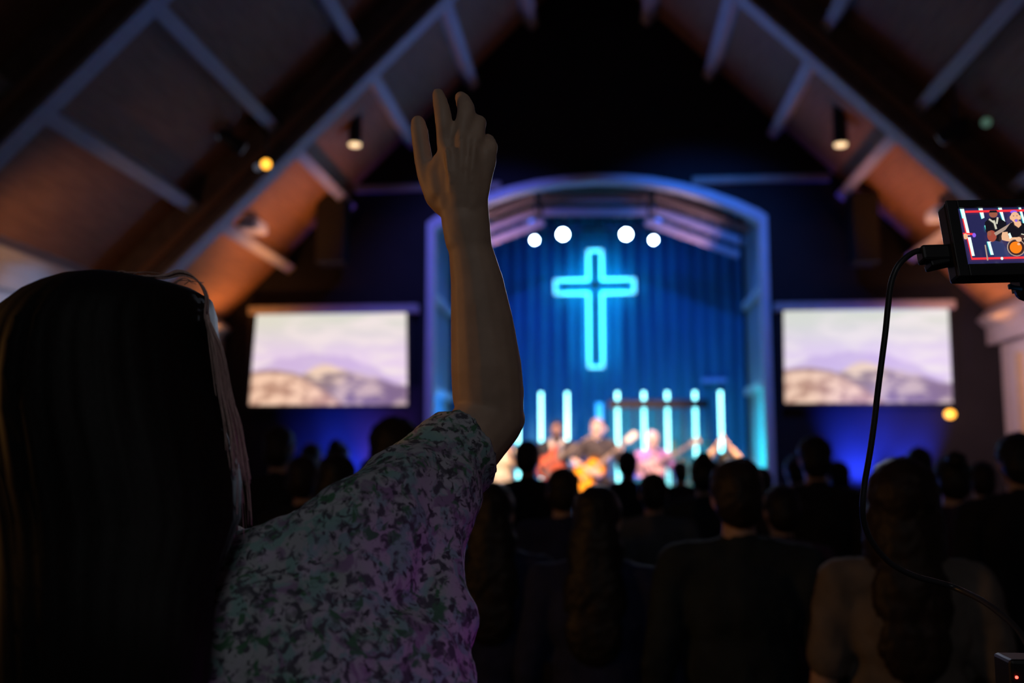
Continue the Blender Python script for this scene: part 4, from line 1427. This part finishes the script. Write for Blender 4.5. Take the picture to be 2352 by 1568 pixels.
poly('navy', [(700, 300), (2900, 300), (2900, 1200), (700, 1200)])
for q in ([(930, 358), (980, 358), (1040, 722), (1000, 722)], [(1003, 752), (1045, 752), (1083, 1006), (1040, 1006)], [(1175, 358), (1225, 358), (1242, 490), (1207, 506)],
          [(1435, 358), (1478, 358), (1512, 565), (1488, 556)], [(1705, 362), (1732, 362), (1782, 602), (1755, 602)], [(1255, 822), (1312, 822), (1332, 1002), (1290, 1002)], [(1235, 604), (1260, 592), (1276, 664), (1250, 676)]):
    poly('aqua', [(x - 7, y) for x, y in q])
    poly('tube', q)
poly('jeans', [(1290, 830), (1440, 800), (1540, 1035), (1330, 1035)])
poly('black', [(1235, 560), (1300, 500), (1430, 500), (1520, 570), (1500, 700), (1420, 830), (1290, 800), (1240, 680)])
thick('red', (985, 408), (2700, 408), 30)
thick('red', (945, 500), (1035, 1060), 16)
thick('red', (1030, 1053), (2700, 1053), 28)
elli('brown', 1352, 452, 56, 48)
poly('black', [(1295, 430), (1310, 400), (1395, 400), (1412, 430)])
thick('cream', (1290, 520), (1352, 570), 24)
thick('cream', (1350, 540), (1375, 660), 26)
thick('cream', (1405, 500), (1385, 590), 24)
elli('bass', 1310, 755, 62, 78)
elli('brown', 1278, 720, 28, 34)
thick('wood', (1350, 735), (1600, 590), 44)
thick('red', (905, 715), (1060, 725), 26)
elli('violet', 1075, 740, 24, 30)
elli('skin', 960, 755, 30, 40)
poly('black', [(1490, 680), (1560, 590), (1610, 570), (1720, 590), (1830, 620), (1900, 760), (1830, 900), (1600, 900), (1520, 800)])
elli('violet', 1615, 436, 46, 22)
elli('skin', 1628, 508, 60, 72)
elli('skin', 1572, 515, 16, 30)
elli('skin', 1690, 515, 16, 30)
elli('dark', 1606, 492, 9, 5, 10)
elli('dark', 1652, 492, 9, 5, 10)
poly('skin', [(1600, 570), (1690, 570), (1700, 620), (1660, 660), (1610, 620)])
elli('wood', 1640, 558, 34, 20)
elli('violet', 1634, 560, 14, 20)
poly('skin', [(1440, 715), (1508, 712), (1520, 790), (1640, 790), (1668, 825), (1640, 862), (1480, 838), (1426, 820), (1424, 770)])
poly('tube', [(1512, 740), (1540, 725), (1560, 790), (1530, 812)])
elli('wood', 1605, 930, 122, 118)
elli('dark', 1605, 930, 108, 106)
elli('orange', 1598, 930, 80, 80)
elli('skin', 1640, 885, 20, 16)
poly('dark', [(1650, 780), (1740, 740), (1800, 790), (1800, 900), (1740, 990), (1700, 960), (1720, 860)])
thick('cream', (1680, 750), (1740, 765), 14)
thick('cream', (1795, 800), (1790, 890), 14)
thick('cream', (1790, 890), (1715, 990), 14)
thick('cream', (1710, 830), (1830, 730), 34)
elli('skin', 1640, 825, 40, 34)
thick('wood', (1195, 890), (1215, 1100), 18)
elli('glow', 1795, 1020, 66, 82)
elli('tube', 1400, 1078, 18, 20)
mb.build('screen_picture', smats, mon)
# connector, latch, mount
P_ = lambda px, py, Y=Ym + .01: at(px, py, Y)
MB(O).hexa(P_(2146, 585), (.034, .02, .019), MXm).build('connector', M_black, mon, bevel=.003)
MB(O).hexa(P_(2158, 606), (.028, .02, .008), MXm @ Matrix.Rotation(R(-12), 3, 'Y')).build('latch', M_black, mon, bevel=.002)
mb = MB(O)
mb.hexa(P_(2352, 646, Ym + .03), (.022, .02, .022), MXm)
mb.ell(P_(2358, 664, Ym + .03), .014, seg=14)
mb.tube([P_(2358, 664, Ym + .03), P_(2440, 720, Ym + .03)], .009, 10)
mb.build('ball_mount', M_black, mon, smooth=False)
mb = MB(O)
mb.hexa(P_(2333, 661, Ym + .015), (.014, .004, .005), MXm @ Matrix.Rotation(R(14), 3, 'Y'))
mb.hexa(P_(2320, 658, Ym + .015), (.004, .004, .006), MXm)
mb.build('mount_glints', mat('blue_glint', (.05, .35, .75), .3, .1, 10, emit=0), mon, bevel=.001)  # blue glints on the black mount, put in as small coloured bits
foot = P_(2450, 725, Ym + .03)
st = empty('monitor_stand', (foot.x, foot.y, RIS), 'black stand with a tiny red standby lamp holding the small monitor', 'stand')
q = st.location
MB(q).tube([(foot.x, foot.y, RIS + .15), (foot.x, foot.y, foot.z + .012)], .012, 12).build('pole', M_bmetal, st, smooth=True)
for a in range(3):
    an = a * 2.094 + .3
    MB(q).tube([(foot.x, foot.y, RIS + .50), (foot.x + .32 * math.cos(an), foot.y + .32 * math.sin(an), RIS + .012)], .009, 8).build('leg', M_bmetal, st, smooth=True)
pl = at(2337, 1556, Ym)
MB(q).box(pl.x - .006, foot.x + .02, Ym + .003, Ym + .05, pl.z - .05, pl.z + .018).build('battery_box', M_black, st, bevel=.004)
MB(q).ell((pl.x, Ym + .002, pl.z), .0016, seg=10).build('standby_lamp', mat('lit_red_lamp', (1, .05, .05), .3, 0, 5, emit=6, ecol=(1, .06, .04)), st, smooth=True)
CABLE = [(2124, 579, 1.16), (2108, 576, 1.16), (2085, 588, 1.155), (2062, 612, 1.15), (2047, 650, 1.15), (2040, 700, 1.15), (2034, 760, 1.15), (2025, 830, 1.15), (2016, 900, 1.15), (2008, 970, 1.15), (1998, 1040, 1.15),
         (1986, 1110, 1.15), (1981, 1165, 1.15), (1988, 1212, 1.16), (2010, 1255, 1.17), (2048, 1295, 1.18), (2100, 1322, 1.19), (2150, 1336, 1.20), (2200, 1352, 1.20), (2280, 1395, 1.14), (2360, 1480, 1.08), (2390, 1640, 1.06)]
P = [at(*p) for p in CABLE]
pts = []
for i in range(len(P) - 1):
    p0, p1, p2, p3 = P[max(i - 1, 0)], P[i], P[i + 1], P[min(i + 2, len(P) - 1)]
    for s in range(4):
        t = s / 4
        pts.append(.5 * ((2 * p1) + (p2 - p0) * t + (2 * p0 - 5 * p1 + 4 * p2 - p3) * t * t + (3 * p1 - p0 - 3 * p2 + p3) * t ** 3))
pts.append(P[-1])
org = P[0]
o = MB(org).tube(pts, .0034, 10).build('video_cable', mat('black_cable', (.03, .03, .035), .4, .1, 30), smooth=True)
tag(o, 'thin black cable looping down from the monitor in front of the screen', 'cable')

apply_pending()
